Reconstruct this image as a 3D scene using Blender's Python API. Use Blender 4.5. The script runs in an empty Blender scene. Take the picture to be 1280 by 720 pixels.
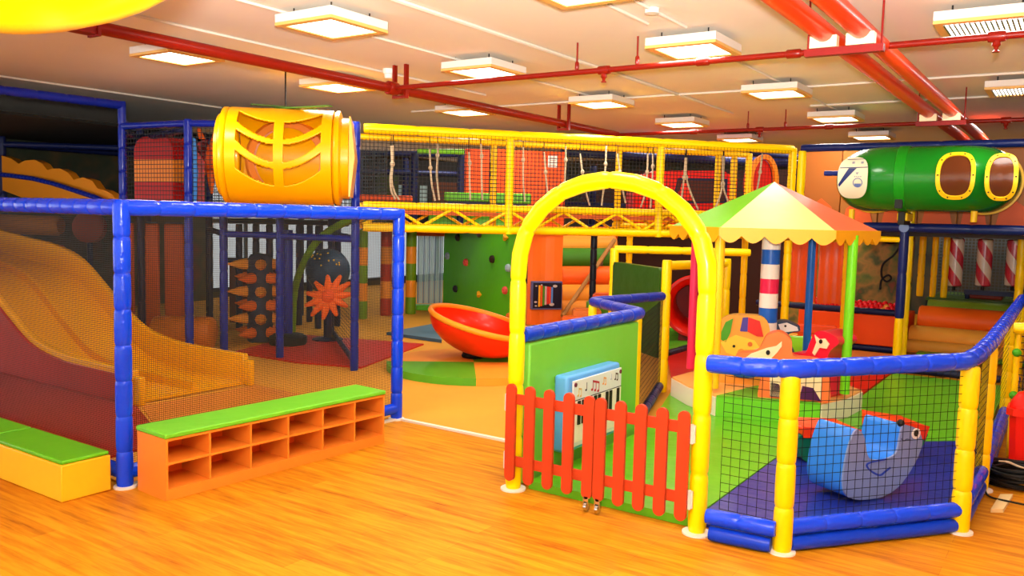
import bpy, math, random
from mathutils import Vector, Matrix
random.seed(7)
sc = bpy.context.scene
COL = sc.collection
V = Vector
PI = math.pi

# ------------------------------------------------------------------ camera
H, F, PITCH, ROLL, YAW = 1.6, 1055.8, 0.0838173, 0.0246510, 0.592589
fw = V((-math.sin(YAW)*math.cos(PITCH), math.cos(YAW)*math.cos(PITCH), -math.sin(PITCH)))
rt0 = V((math.cos(YAW), math.sin(YAW), 0)); up0 = rt0.cross(fw)
rt = rt0*math.cos(ROLL) + up0*math.sin(ROLL)
up = -rt0*math.sin(ROLL) + up0*math.cos(ROLL)
EYE = V((0, 0, H))
cam_d = bpy.data.cameras.new('camera'); cam = bpy.data.objects.new('camera', cam_d); COL.objects.link(cam)
cam.matrix_world = Matrix(((rt.x, up.x, -fw.x, 0), (rt.y, up.y, -fw.y, 0), (rt.z, up.z, -fw.z, H), (0, 0, 0, 1)))
cam_d.sensor_width = 36; cam_d.lens = 36*F/1280; cam_d.clip_start = .05; cam_d.clip_end = 200
sc.camera = cam
def ray(x, y): return fw + rt*((x-640)/F) - up*((y-360)/F)
def G(x, y, z=0.0):
    d = ray(x, y); return EYE + d*((z-H)/d.z)
def PY(x, y, Y):
    d = ray(x, y); return EYE + d*(Y/d.y)
def PX(x, y, X):
    d = ray(x, y); return EYE + d*(X/d.x)
def PD(x, y, D): return EYE + ray(x, y)*D
def PP(x, y, a, b):
    """point on the vertical plane through the ground points a and b"""
    n = V((-(b[1]-a[1]), b[0]-a[0], 0)); d = ray(x, y)
    return EYE + d*((V((a[0], a[1], 0))-EYE).dot(n)/d.dot(n))

# ------------------------------------------------------------------ materials
MC = {}
def lin(h):
    h = h.lstrip('#'); c = [int(h[i:i+2], 16)/255 for i in (0, 2, 4)]
    return tuple((v/12.92 if v <= .04045 else ((v+.055)/1.055)**2.4) for v in c) + (1,)
def newmat(name):
    m = bpy.data.materials.new(name); m.use_nodes = True
    nt = m.node_tree; nt.nodes.clear()
    out = nt.nodes.new('ShaderNodeOutputMaterial'); b = nt.nodes.new('ShaderNodeBsdfPrincipled')
    nt.links.new(b.outputs[0], out.inputs[0])
    return m, nt, b, out
def M(h, rough=.4, var=.06, scale=6, bump=.0, metal=0, coat=0, name=None):
    key = (h, rough, var, scale, bump, metal, coat)
    if key in MC: return MC[key]
    m, nt, b, out = newmat(name or 'surface_'+h.strip('#'))
    tc = nt.nodes.new('ShaderNodeTexCoord'); nz = nt.nodes.new('ShaderNodeTexNoise')
    nz.inputs['Scale'].default_value = scale; nz.inputs['Detail'].default_value = 3
    nt.links.new(tc.outputs['Object'], nz.inputs['Vector'])
    mx = nt.nodes.new('ShaderNodeMix'); mx.data_type = 'RGBA'
    c = lin(h)
    mx.inputs[6].default_value = tuple(min(1, v*(1-var)) for v in c[:3])+(1,)
    mx.inputs[7].default_value = tuple(min(1, v*(1+var)) for v in c[:3])+(1,)
    nt.links.new(nz.outputs[0], mx.inputs[0]); nt.links.new(mx.outputs[2], b.inputs['Base Color'])
    b.inputs['Roughness'].default_value = rough; b.inputs['Metallic'].default_value = metal
    b.inputs['Specular IOR Level'].default_value = .22
    if coat: b.inputs['Coat Weight'].default_value = coat*.35; b.inputs['Coat Roughness'].default_value = .12
    if bump:
        n2 = nt.nodes.new('ShaderNodeTexNoise'); n2.inputs['Scale'].default_value = scale*2.2; n2.inputs['Detail'].default_value = 2
        nt.links.new(tc.outputs['Object'], n2.inputs['Vector'])
        bp = nt.nodes.new('ShaderNodeBump'); bp.inputs['Strength'].default_value = bump; bp.inputs['Distance'].default_value = .03
        nt.links.new(n2.outputs[0], bp.inputs['Height']); nt.links.new(bp.outputs[0], b.inputs['Normal'])
    MC[key] = m
    return m
def emat(h, s, name):
    m, nt, b, out = newmat(name)
    b.inputs['Base Color'].default_value = lin(h); b.inputs['Emission Color'].default_value = lin(h); b.inputs['Emission Strength'].default_value = s
    return m
def netmat(h, cell, thick, name, fine=None):
    """see-through netting: a grid of threads in metres over the panel's UV"""
    m, nt, b, out = newmat(name)
    b.inputs['Base Color'].default_value = lin(h); b.inputs['Roughness'].default_value = .7
    tr = nt.nodes.new('ShaderNodeBsdfTransparent'); mix = nt.nodes.new('ShaderNodeMixShader')
    uv = nt.nodes.new('ShaderNodeUVMap'); sp = nt.nodes.new('ShaderNodeSeparateXYZ'); nt.links.new(uv.outputs[0], sp.inputs[0])
    def line(o):
        d = nt.nodes.new('ShaderNodeMath'); d.operation = 'DIVIDE'; d.inputs[1].default_value = cell; nt.links.new(o, d.inputs[0])
        f = nt.nodes.new('ShaderNodeMath'); f.operation = 'FRACT'; nt.links.new(d.outputs[0], f.inputs[0])
        l = nt.nodes.new('ShaderNodeMath'); l.operation = 'LESS_THAN'; l.inputs[1].default_value = thick/cell; nt.links.new(f.outputs[0], l.inputs[0])
        return l.outputs[0]
    mxm = nt.nodes.new('ShaderNodeMath'); mxm.operation = 'MAXIMUM'
    nt.links.new(line(sp.outputs[0]), mxm.inputs[0]); nt.links.new(line(sp.outputs[1]), mxm.inputs[1])
    nt.links.new(mxm.outputs[0], mix.inputs[0]); nt.links.new(tr.outputs[0], mix.inputs[1]); nt.links.new(b.outputs[0], mix.inputs[2])
    nt.links.new(mix.outputs[0], out.inputs[0])
    return m
def film(h, alpha, rough, name):
    m, nt, b, out = newmat(name)
    b.inputs['Base Color'].default_value = lin(h); b.inputs['Roughness'].default_value = rough; b.inputs['Alpha'].default_value = alpha
    return m

YEL = M('#ffd000', .35, .04, 5, .12, coat=.2)
YELB = M('#ffc400', .38, .05, 5, .1)
BLU = M('#053ee0', .25, .06, 9, .25, coat=.5)
BLUD = M('#0b2a8c', .3, .06, 9, .2, coat=.3)
NAVY = M('#101a45', .4, .08, 9, .1)
GRN = M('#5cb81c', .35, .06, 5, .1, coat=.2)
GRNL = M('#6cc832', .35, .05, 5, .1)
GRND = M('#2f6a14', .45, .1, 5, .12)
RED = M('#d01208', .35, .08, 5, .1, coat=.2)
REDP = M('#b81a06', .35, .08, 4)
REDD = M('#7d1208', .5, .1, 5, .1)
ORG = M('#f25a10', .45, .06, 4, .12)
ORGD = M('#c85a12', .5, .1, 4, .1)
TAN = M('#eaa04a', .5, .05, 4, .12)
GATE = M('#b43a16', .42, .04, 6)
WHT = M('#e8e4dc', .5, .03, 4)
CREAM = M('#f3e2b8', .4, .04, 4, .08)
BLK = M('#14120f', .5, .1, 6)
CHR = M('#c8c8c8', .2, .03, 8, metal=1)
NETD = M('#0c0a08', .7, .1, 6)
ROPE = M('#b3a283', .8, .1, 30)
NET_FINE = netmat('#1c1b15', .012, .0026, 'fine_mesh_netting')
NET_FAR = netmat('#080705', .045, .007, 'square_netting')
NET_GREY = netmat('#5a6468', .045, .012, 'dense_netting')
PLASY = M('#f0aa00', .3, .04, 3, coat=.3)

# ------------------------------------------------------------------ mesh builder
OFF = {}
class Fr:
    """a flat frame: origin o, axes u, v, n"""
    def __init__(s, o, u, v, n=None):
        s.o = V(o); s.u = V(u).normalized(); s.v = V(v).normalized(); s.n = V(n).normalized() if n is not None else s.u.cross(s.v)
    def __call__(s, a, b, c=0.0): return s.o + s.u*a + s.v*b + s.n*c
XY = Fr((0, 0, 0), (1, 0, 0), (0, 1, 0))
def vfr(p0, p1, z=0.0):
    """upright frame along the ground line p0-p1: u along, v up, n = facing the camera side when p0 is the left end"""
    p0 = V((p0[0], p0[1], z)); u = V((p1[0], p1[1], z))-p0
    return Fr(p0, u, (0, 0, 1))
class MB:
    def __init__(s): s.v = []; s.f = []; s.m = []; s.uv = None
    def add(s, vs, fs, m=0):
        b = len(s.v); s.v += [V(p) for p in vs]
        for f in fs: s.f.append(tuple(b+i for i in f)); s.m.append(m)
        return s
    def box(s, lo, hi, m=0, fr=XY):
        (a, b, c), (d, e, g) = lo, hi
        p = [fr(x, y, z) for z in (c, g) for y in (b, e) for x in (a, d)]
        return s.add(p, [(0, 2, 3, 1), (4, 5, 7, 6), (0, 1, 5, 4), (2, 6, 7, 3), (0, 4, 6, 2), (1, 3, 7, 5)], m)
    def prism(s, poly, c0, c1, m=0, fr=XY, side=None):
        n = len(poly)
        p = [fr(a, b, c0) for a, b in poly] + [fr(a, b, c1) for a, b in poly]
        s.add(p, [tuple(range(n-1, -1, -1)), tuple(range(n, 2*n))], m)
        return s.add(p, [(i, (i+1) % n, n+(i+1) % n, n+i) for i in range(n)], m if side is None else side)
    def loft(s, rings, m=0, caps=True, closed=False):
        n = len(rings[0]); vs = [p for r in rings for p in r]; fs = []
        k = len(rings)
        for j in range(k if closed else k-1):
            a, b = j*n, ((j+1) % k)*n
            fs += [(a+i, a+(i+1) % n, b+(i+1) % n, b+i) for i in range(n)]
        if caps and not closed: fs += [tuple(range(n-1, -1, -1)), tuple(range((k-1)*n, k*n))]
        return s.add(vs, fs, m)
    def tube(s, pts, r, n=12, m=0, closed=False, caps=True):
        pts = [V(p) for p in pts]; k = len(pts)
        rr = r if callable(r) else (lambda i: r)
        rings = []; t0 = None
        for i in range(k):
            a = pts[(i-1) % k] if (closed or i) else pts[0]; b = pts[(i+1) % k] if (closed or i < k-1) else pts[-1]
            t = (b-a).normalized()
            if t0 is None:
                q = V((0, 0, 1)) if abs(t.z) < .9 else V((1, 0, 0)); nn = (q - t*q.dot(t)).normalized()
            else: nn = (nn - t*nn.dot(t)).normalized()
            t0 = t; bb = t.cross(nn); R = rr(i)
            rings.append([pts[i] + (nn*math.cos(2*PI*j/n) + bb*math.sin(2*PI*j/n))*R for j in range(n)])
        return s.loft(rings, m, caps, closed)
    def bar(s, a, b, r, n=12, m=0, r1=None):
        a, b = V(a), V(b)
        return s.tube([a, b], (lambda i: r if i == 0 else (r if r1 is None else r1)), n, m)
    def pad(s, pts, r, seg=.26, n=14, m=0):
        """foam padded pipe: the cover is pinched by a tie every seg metres"""
        pts = [V(p) for p in pts]; L = [0]
        for a, b in zip(pts, pts[1:]): L.append(L[-1]+(b-a).length)
        tot = L[-1]; nseg = max(1, round(tot/seg)); ds = []
        for k in range(nseg):
            for f in (0, .04, .12, .5, .88, .96): ds.append((k+f)*tot/nseg)
        ds.append(tot)
        def at(d):
            for i in range(len(pts)-1):
                if d <= L[i+1]+1e-9: return pts[i].lerp(pts[i+1], (d-L[i])/max(1e-9, L[i+1]-L[i]))
            return pts[-1]
        prof = [.87, .96, 1, 1.02, 1, .96]
        return s.tube([at(d) for d in ds], lambda i: r*(prof[i % 6] if i else .9), n, m)
    def lathe(s, prof, o=(0, 0, 0), axis=(0, 0, 1), n=24, m=0, caps=True, mats=None, ph=0):
        z = V(axis).normalized(); q = V((1, 0, 0)) if abs(z.x) < .9 else V((0, 1, 0)); x = (q - z*q.dot(z)).normalized(); y = z.cross(x); o = V(o)
        rings = [[o + z*h + (x*math.cos(2*PI*j/n+ph) + y*math.sin(2*PI*j/n+ph))*max(r, 1e-4) for j in range(n)] for r, h in prof]
        if mats is None: return s.loft(rings, m, caps)
        for i in range(len(rings)-1): s.loft(rings[i:i+2], mats[i], False)
        if caps: s.add(rings[0], [tuple(range(n-1, -1, -1))], mats[0]); s.add(rings[-1], [tuple(range(n))], mats[-1])
        return s
    def ball(s, c, r, m=0, n=12, k=8, rot=None):
        r = (r, r, r) if not isinstance(r, (tuple, list)) else r; c = V(c)
        rings = []
        for i in range(k+1):
            t = PI*i/k
            ring = []
            for j in range(n):
                p = V((r[0]*max(1e-3, math.sin(t))*math.cos(2*PI*j/n), r[1]*max(1e-3, math.sin(t))*math.sin(2*PI*j/n), -r[2]*math.cos(t)))
                ring.append(c + (rot @ p if rot else p))
            rings.append(ring)
        return s.loft(rings, m)
    def net(s, a, b, c, d, cell=.045, r=.002, m=0):
        """knotted square net between the corners a-b (bottom), d-c (top)"""
        a, b, c, d = map(V, (a, b, c, d))
        nu = max(2, round((b-a).length/cell)); nv = max(2, round((d-a).length/cell))
        for i in range(nu+1):
            t = i/nu; s.tube([a.lerp(b, t), d.lerp(c, t)], r, 3, m, caps=False)
        for j in range(nv+1):
            t = j/nv; s.tube([a.lerp(d, t), b.lerp(c, t)], r, 3, m, caps=False)
        return s
    def quad(s, a, b, c, d, m=0):
        """flat panel with a UV map in metres"""
        a, b, c, d = map(V, (a, b, c, d)); w = (b-a).length; h = (d-a).length
        if s.uv is None: s.uv = []
        s.uv += [(0, 0), (w, 0), (w, h), (0, h)]
        return s.add([a, b, c, d], [(0, 1, 2, 3)], m)
    def build(s, name, mats, parent=None, bevel=0, smooth=True, angle=40, seg=2):
        me = bpy.data.meshes.new(name); off = OFF.get(parent.name, V((0, 0, 0))) if parent else V((0, 0, 0))
        me.from_pydata([tuple(p-off) for p in s.v], [], s.f)
        if not isinstance(mats, (list, tuple)): mats = [mats]
        for mm in mats: me.materials.append(mm)
        for p, k in zip(me.polygons, s.m): p.material_index = k
        if s.uv:
            l = me.uv_layers.new(name='UVMap')
            for i, u in enumerate(s.uv): l.data[i].uv = u
        if smooth and not s.uv:
            for p in me.polygons: p.use_smooth = True
            me.set_sharp_from_angle(angle=math.radians(angle))
        me.update()
        o = bpy.data.objects.new(name, me); COL.objects.link(o)
        if parent: o.parent = parent; OFF[o.name] = off
        if bevel:
            bm = o.modifiers.new('bevel', 'BEVEL'); bm.width = bevel; bm.segments = seg; bm.limit_method = 'ANGLE'; bm.angle_limit = math.radians(45)
        return o
def tag(o, label, cat, group=None, kind=None):
    o['label'] = label; o['category'] = cat
    if group: o['group'] = group
    if kind: o['kind'] = kind
    return o
def thing(name, label, cat, loc=(0, 0, 0), group=None):
    o = bpy.data.objects.new(name, None); COL.objects.link(o); o.location = loc; OFF[o.name] = V(loc)
    o.empty_display_size = .1
    return tag(o, label, cat, group)
def struct(name, mb, m, parent=None, **k):
    o = mb.build(name, m, parent, **k)
    if parent is None: o['kind'] = 'structure'
    return o
def dup(o, label=None, parent=None):
    c = o.copy(); COL.objects.link(c)
    if parent is not None: c.parent = parent
    if label: c['label'] = label
    for ch in list(o.children): dup(ch, None, c)
    return c
def arc(c, r, a0, a1, n, fr): return [fr(c[0]+r*math.cos(a0+(a1-a0)*i/n), c[1]+r*math.sin(a0+(a1-a0)*i/n)) for i in range(n+1)]
def circ(cx, cy, r, n=16, ry=None): return [(cx+r*math.cos(2*PI*i/n), cy+(ry or r)*math.sin(2*PI*i/n)) for i in range(n)]
def spline(pts, k=6):
    """Catmull-Rom through 2-D or 3-D points"""
    P = [V(p) for p in pts]; P = [P[0]*2-P[1]] + P + [P[-1]*2-P[-2]]; out = []
    for i in range(1, len(P)-2):
        for j in range(k):
            t = j/k; a, b, c, d = P[i-1:i+3]
            out.append(.5*((2*b) + (c-a)*t + (2*a-5*b+4*c-d)*t*t + (3*b-a-3*c+d)*t**3))
    out.append(P[-2]); return out
def cspline(pts, k=5):
    P = [V(p) for p in pts]; n = len(P); out = []
    for i in range(n):
        a, b, c, d = P[(i-1) % n], P[i], P[(i+1) % n], P[(i+2) % n]
        for j in range(k):
            t = j/k; out.append(.5*((2*b) + (c-a)*t + (2*a-5*b+4*c-d)*t*t + (3*b-a-3*c+d)*t**3))
    return out
# ------------------------------------------------------------------ the room
CZ = 2.92
def woodmat():
    m, nt, b, out = newmat('plank_floor')
    tc = nt.nodes.new('ShaderNodeTexCoord')
    br = nt.nodes.new('ShaderNodeTexBrick'); br.offset = .37; br.inputs['Scale'].default_value = 1
    br.inputs['Brick Width'].default_value = 1.22; br.inputs['Row Height'].default_value = .125; br.inputs['Mortar Size'].default_value = .0012
    br.inputs['Color1'].default_value = (.25, .25, .25, 1); br.inputs['Color2'].default_value = (.75, .75, .75, 1); br.inputs['Mortar'].default_value = (.1, .1, .1, 1)
    nt.links.new(tc.outputs['Object'], br.inputs['Vector'])
    mp = nt.nodes.new('ShaderNodeMapping'); mp.inputs['Scale'].default_value = (1.4, 15, 1); nt.links.new(tc.outputs['Object'], mp.inputs[0])
    nz = nt.nodes.new('ShaderNodeTexNoise'); nz.inputs['Scale'].default_value = 1.6; nz.inputs['Detail'].default_value = 5; nz.inputs['Roughness'].default_value = .6
    nt.links.new(mp.outputs[0], nz.inputs['Vector'])
    ad = nt.nodes.new('ShaderNodeMath'); ad.operation = 'MULTIPLY_ADD'; ad.inputs[1].default_value = .30
    nt.links.new(br.outputs[0], ad.inputs[0]); nt.links.new(nz.outputs[0], ad.inputs[2])
    cr = nt.nodes.new('ShaderNodeValToRGB'); e = cr.color_ramp.elements
    e[0].position = .40; e[0].color = lin('#945010'); e[1].position = .80; e[1].color = lin('#d0901c')
    x = e.new(.58); x.color = lin('#be7612')
    nt.links.new(ad.outputs[0], cr.inputs[0]); nt.links.new(cr.outputs[0], b.inputs['Base Color'])
    b.inputs['Roughness'].default_value = .48; b.inputs['Specular IOR Level'].default_value = .06
    return m
def muralmat(name, cols, scale=1.6, rough=.6):
    m, nt, b, out = newmat(name)
    tc = nt.nodes.new('ShaderNodeTexCoord'); nz = nt.nodes.new('ShaderNodeTexNoise'); nz.inputs['Scale'].default_value = scale; nz.inputs['Detail'].default_value = 3
    nt.links.new(tc.outputs['Object'], nz.inputs['Vector'])
    cr = nt.nodes.new('ShaderNodeValToRGB'); e = cr.color_ramp.elements
    e[0].position = .3; e[0].color = lin(cols[0]); e[1].position = .72; e[1].color = lin(cols[-1])
    for i, c in enumerate(cols[1:-1]):
        q = e.new(.3+.42*(i+1)/(len(cols)-1)); q.color = lin(c)
    nt.links.new(nz.outputs[0], cr.inputs[0]); nt.links.new(cr.outputs[0], b.inputs['Base Color']); b.inputs['Roughness'].default_value = rough
    return m
CEILM = M('#ece4d6', .85, .05, 1.2)
MURAL = muralmat('painted_jungle_wall', ['#10120c', '#26301a', '#4a3a1c', '#23301c', '#5a2416'], 1.3)
MURALB = muralmat('bright_painted_wall', ['#1c2a14', '#59691c', '#96702a', '#3c4f1c', '#a03418'], 3.2)
CARPET = M('#dc9c34', .8, .06, 3, .06)
fl = MB(); fl.box((-13.1, -4.1, -.1), (4, 17.1, 0)); struct('floor', fl, woodmat(), smooth=False)
ce = MB(); ce.box((-13.1, -4.1, CZ), (4, 17.1, CZ+.1)); struct('ceiling', ce, CEILM, smooth=False)
struct('wall_right', MB().box((3.9, -4, 0), (4, 18, CZ)), CEILM, smooth=False)
# unseen front wall, its glazing added so daylight fills the room
struct('wall_front', MB().box((-13.1, -4.1, 0), (4, -4, .1)).box((-13.1, -4.1, 2.78), (4, -4, CZ)), CEILM, smooth=False)
struct('wall_back', MB().box((-13, 17, 0), (4, 17.1, CZ)), MURAL, smooth=False)
# left wall: solid mural up to y = 9.4, window wall beyond; unseen near end glazed to let in daylight
struct('wall_left', MB().box((-13.1, 2.2, 0), (-13, 9.4, CZ)).box((-13.1, -4, 0), (-13, 2.2, .1)).box((-13.1, -4, 2.78), (-13, 2.2, CZ)).box((-13.1, 9.4, 0), (-13, 17.1, .12)).box((-13.1, 9.4, 2.6), (-13, 17.1, CZ)), MURAL, smooth=False)
# soft play floor beyond the wooden floor
cf = MB().prism([(-13, 17), (-13, 2.72), (-4.48, 2.72), (-4.4, 4.92), (-2.74, 4.92), (-2.74, 17)], .0, .012)
struct('floor_carpet', cf, CARPET, smooth=False)
struct('trim_1', MB().box((-4.36, 4.885, 0), (-2.74, 4.92, .016)), M('#e6e0d2', .5), smooth=False)
struct('trim_2', MB().prism([(-4.47, 2.72), (-4.43, 2.72), (-4.33, 4.92), (-4.37, 4.92)], 0, .016), M('#e6e0d2', .5), smooth=False)
FRM = M('#2a2f34', .4); TINT = film('#7f9aa2', .62, .05, 'dimming_glass'); GLASS = film('#dfeef2', .12, .05, 'window_glass')  # tint added to dim the daylight through the far windows
for k in range(4):
    y0 = 9.4+1.9*k; y1 = y0+1.9
    w = struct('window_%d' % (k+1), MB().box((-13.06, y0, .12), (-12.98, y0+.05, 2.6)).box((-13.06, y1-.05, .12), (-12.98, y1, 2.6))
               .box((-13.06, y0+.05, .12), (-12.98, y1-.05, .18)).box((-13.06, y0+.05, 2.52), (-12.98, y1-.05, 2.6)).box((-13.06, y0+.05, 1.36), (-12.98, y1-.05, 1.44))
               .box((-13.06, (y0+y1)/2-.02, .18), (-12.98, (y0+y1)/2+.02, 2.52)), FRM, smooth=False)
    MB().box((-13.03, y0+.05, .18), (-13.02, y1-.05, 2.52)).build('glass', TINT, w, smooth=False)

for k in range(6):  # windows added behind the camera to light the room
    x0 = -13+17/6*k; x1 = x0+17/6
    w = struct('window_%d' % (k+5), MB().box((x0, -4.08, .1), (x0+.05, -4.02, 2.78)).box((x1-.05, -4.08, .1), (x1, -4.02, 2.78)).box((x0+.05, -4.08, .1), (x1-.05, -4.02, .16)).box((x0+.05, -4.08, 2.72), (x1-.05, -4.02, 2.78)), FRM, smooth=False)
    MB().box((x0+.05, -4.06, .16), (x1-.05, -4.05, 2.72)).build('glass', GLASS, w, smooth=False)
for k in range(2):  # two unseen windows added to brighten the ceiling at left
    y0 = -4+3.1*k; y1 = y0+3.1
    w = struct('window_%d' % (k+11), MB().box((-13.08, y0, .1), (-13.02, y0+.05, 2.78)).box((-13.08, y1-.05, .1), (-13.02, y1, 2.78)).box((-13.08, y0+.05, .1), (-13.02, y1-.05, .16)).box((-13.08, y0+.05, 2.72), (-13.02, y1-.05, 2.78)), FRM, smooth=False)
    MB().box((-13.06, y0+.05, .16), (-13.05, y1-.05, 2.72)).build('glass', GLASS, w, smooth=False)
# ------------------------------------------------------------------ ceiling lights
LW = M('#d8d2c8', .5, .02); LF = M('#dcae62', .45, .03); LE = emat('#fff1d8', 6.0, 'lit_diffuser'); LG = M('#8f8f96', .3, .02, metal=1)
proto = thing('ceiling_light', '', 'ceiling light')
t = MB().box((-.3, -.3, .02), (.3, .3, .075)); t.build('housing', LW, proto, bevel=.004)
t = MB()
for a, b in (((-.3, -.3), (.3, -.24)), ((-.3, .24), (.3, .3)), ((-.3, -.24), (-.24, .24)), ((.24, -.24), (.3, .24))): t.box((a[0], a[1], 0), (b[0], b[1], .019))
t.build('frame', LF, proto, smooth=False)
dfp = MB().box((-.24, -.24, .008), (.24, .24, .018)).build('diffuser', LE, proto, smooth=False)
for sx in (-.2, .2):
    for sy in (-.2, .2): MB().bar((sx, sy, .076), (sx, sy, CZ-2.80), .006, 6).build('hanger', BLK, proto)
lv = thing('ceiling_light', '', 'ceiling light')
for ch in proto.children:
    if not ch.name.startswith('diffuser'): dup(ch, None, lv)
MB().box((-.24, -.24, .012), (.24, .24, .0185)).build('diffuser', LE, lv, smooth=False)
t = MB()
for i in range(17): t.box((-.24+.03*i-.006, -.24, -.004), (-.24+.03*i+.006, .24, .011))
t.build('louvre', LG, lv, smooth=False)
lights = [(415, 37, 'large white square ceiling light above the red main pipe, honeycomb lens'), (222, 74, 'white square ceiling light below the bracket end of the red main pipe'),
 (725, -8, 'white square ceiling light cut by the top edge of the photo'), (605, 92, 'white square ceiling light behind the tee where the thin red pipe leaves the main pipe'),
 (422, 111, 'white square ceiling light above the yellow pod and under the red main pipe'), (582, 142, 'white square ceiling light just under the red hanger of the main pipe'),
 (867, 65, 'white square ceiling light right behind the nearer thin red pipe'), (752, 132, 'white square ceiling light between the two thin red pipes, joined by white conduits'),
 (853, 157, 'small far ceiling light just above the far thin red pipe'), (971, 119, 'white square ceiling light left of the two orange pipes, conduits at both ends'),
 (925, 176, 'far ceiling light over the yellow net walkway end, below the thin red pipe'), (1045, 150, 'far ceiling light left of the far pipe bracket, above thin red pipe'),
 (1090, 173, 'farthest ceiling light over the green tube, below the thin red pipe')]
for i, (px, py, lab) in enumerate(lights):
    o = proto if i == 0 else dup(proto)
    o['label'] = lab; o['group'] = 'square ceiling lights'; o.location = G(px, py, 2.80); o.scale = (.86, .86, 1)
for q_ in (proto, lv): pass
lv2 = dup(lv)
for o, (px, py), lab in ((lv, (1236, 36), 'ceiling light with bright louvre slats beside the top right corner'), (lv2, (1278, 115), 'louvred ceiling light at the right edge under the first louvred one')):
    o['label'] = lab; o['group'] = 'louvred ceiling lights'; o.location = G(px, py, 2.80); o.scale = (.9, .9, 1)

# ------------------------------------------------------------------ pipes under the ceiling
PIPE = M('#801406', .35, .06, 4, coat=.2); PIPEO = M('#dc3c0c', .35, .04, 4, coat=.2); PIPED = M('#7d100a', .45, .1)
PZ = 2.70
mp = thing('sprinkler_main', 'thick red main pipe running the length of the ceiling', 'pipe', (-5.12, 2.9, PZ))
MB().bar((-5.12, 2.95, PZ), (-5.12, 9.97, PZ), .042, 16).build('pipe', PIPE, mp)
dy_ = -.15
b = MB().box((-5.20, 2.84, PZ-.055), (-5.04, 2.86, PZ+.055)).box((-5.18, 3.08, PZ-.06), (-5.06, 3.10, PZ+.06)).box((-5.17, 2.86, PZ+.03), (-5.07, 3.08, PZ+.05)).box((-5.17, 2.86, PZ-.05), (-5.07, 3.08, PZ-.03)).box((-5.17, 2.98, PZ-.03), (-5.07, 3.08, PZ+.03))
b.v = [p+V((0, dy_, 0)) for p in b.v]; b.build('end_bracket', PIPED, mp, smooth=False)
for yy in (5.75, 8.6):
    h = MB().box((-5.20, yy-.02, PZ-.075), (-5.04, yy+.02, PZ-.05)).box((-5.20, yy-.02, PZ-.05), (-5.175, yy+.02, CZ)).box((-5.065, yy-.02, PZ-.05), (-5.04, yy+.02, CZ))
    h.build('hanger', PIPE, mp, smooth=False)
MB().lathe([(.052, -.06), (.058, -.05), (.058, .05), (.052, .06)], (-5.12, 5.64, PZ), (0, 1, 0)).build('coupling', PIPE, mp)
def sprinkler(y, x1, label, spots, rods, cpl):
    s = thing('sprinkler_pipe', label, 'pipe', (-5.08, y, PZ), 'thin red sprinkler pipes')
    MB().bar((-5.075, y, PZ), (x1, y, PZ), .021, 12).build('pipe', PIPE, s)
    for px in cpl:
        x = PY(px, 90, y).x; MB().lathe([(.022, -.05), (.029, -.04), (.029, .04), (.022, .05)], (x, y, PZ), (1, 0, 0), 14).build('coupling', PIPE, s)
    for px in rods:
        x = PY(px, 90, y).x; MB().bar((x, y, PZ+.02), (x, y, CZ), .007, 8).lathe([(.012, 0), (.016, .01), (.016, .05), (.01, .06)], (x, y, PZ+.02), n=8).build('hanger_rod', PIPE, s)
    for px in spots:
        x = PY(px, 90, y).x
        MB().lathe([(.03, -.045), (.032, -.03), (.032, .03), (.03, .045)], (x, y, PZ), (1, 0, 0), 14).lathe([(.02, -.02), (.024, -.05), (.014, -.06), (.01, -.075), (.02, -.085), (.02, -.09)], (x, y, PZ), n=12).build('sprinkler_head', PIPE, s)
sprinkler(5.64, 2.0, 'nearer thin red sprinkler pipe crossing from main pipe to the right edge', (755, 1243), (721, 796), (878, 991))
sprinkler(9.97, 2.0, 'far thin red sprinkler pipe crossing above the net walkway and green tube', (953, 1262), (938, 985), (870, 1040))
og = 'thick orange pipes'
for x, lab in ((-1.315, 'thick orange ceiling pipe, left one of the pair'), (-1.115, 'thick orange ceiling pipe, right one of the pair')):
    s = thing('ceiling_pipe', lab, 'pipe', (x, 1.5, PZ), og)
    MB().bar((x, 1.5, PZ), (x, 13, PZ), .056, 18).build('pipe', PIPEO, s)
    for y in (G(1045, 40, PZ).y, G(1172, 140, PZ).y):
        MB().box((x-.075, y-.03, PZ-.085), (x+.075, y+.03, PZ-.02)).build('saddle', CREAM, s, smooth=False)
for (px, py), lab in (((1045, 40), 'red channel bracket under the orange pipes near the top edge'), ((1172, 140), 'far red channel bracket under the orange pipes')):
    y = G(px, py, PZ).y
    s = thing('pipe_bracket', lab, 'bracket', (-1.2, y, PZ-.1), 'channel brackets under the orange pipes')
    MB().box((-1.42, y-.025, PZ-.13), (-.99, y+.025, PZ-.088)).build('channel', PIPED, s, smooth=False)
    for x in (-1.405, -1.005): MB().bar((x, y, PZ-.088), (x, y, CZ), .006, 8).build('hanger_rod', PIPED, s)
# conduits
CON = M('#ddd6c8', .5, .03)
def conduit(pts, label, boxes=()):
    s = thing('conduit', label, 'conduit', pts[0], 'white ceiling conduits')
    MB().tube(pts, .011, 8).build('tube', CON, s)
    for p in boxes: MB().lathe([(.045, 0), (.045, .03), (.03, .035)], (p.x, p.y, CZ-.037), n=14).build('junction_box', WHT, s)
CZC = CZ-.014
def cx(px, py): return G(px, py, CZC)
def along(px, py, y0, y1): p = cx(px, py); return [V((p.x, y0, CZC)), V((p.x, y1, CZC))]
conduit(along(590, 31, 3, 9), 'white conduit between the largest ceiling light and the top edge')
conduit(along(842, 117, 3.5, 10), 'white conduit running behind the nearer sprinkler head')
q = along(815, 12, 3, G(876, 56, 2.8).y-.1); conduit(q, 'white conduit with a round box ending at a ceiling light', [cx(815, 12)])
conduit(along(800, 25, 3, G(850, 50, 2.8).y-.1), 'short white conduit left of the one with the round box')
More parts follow.
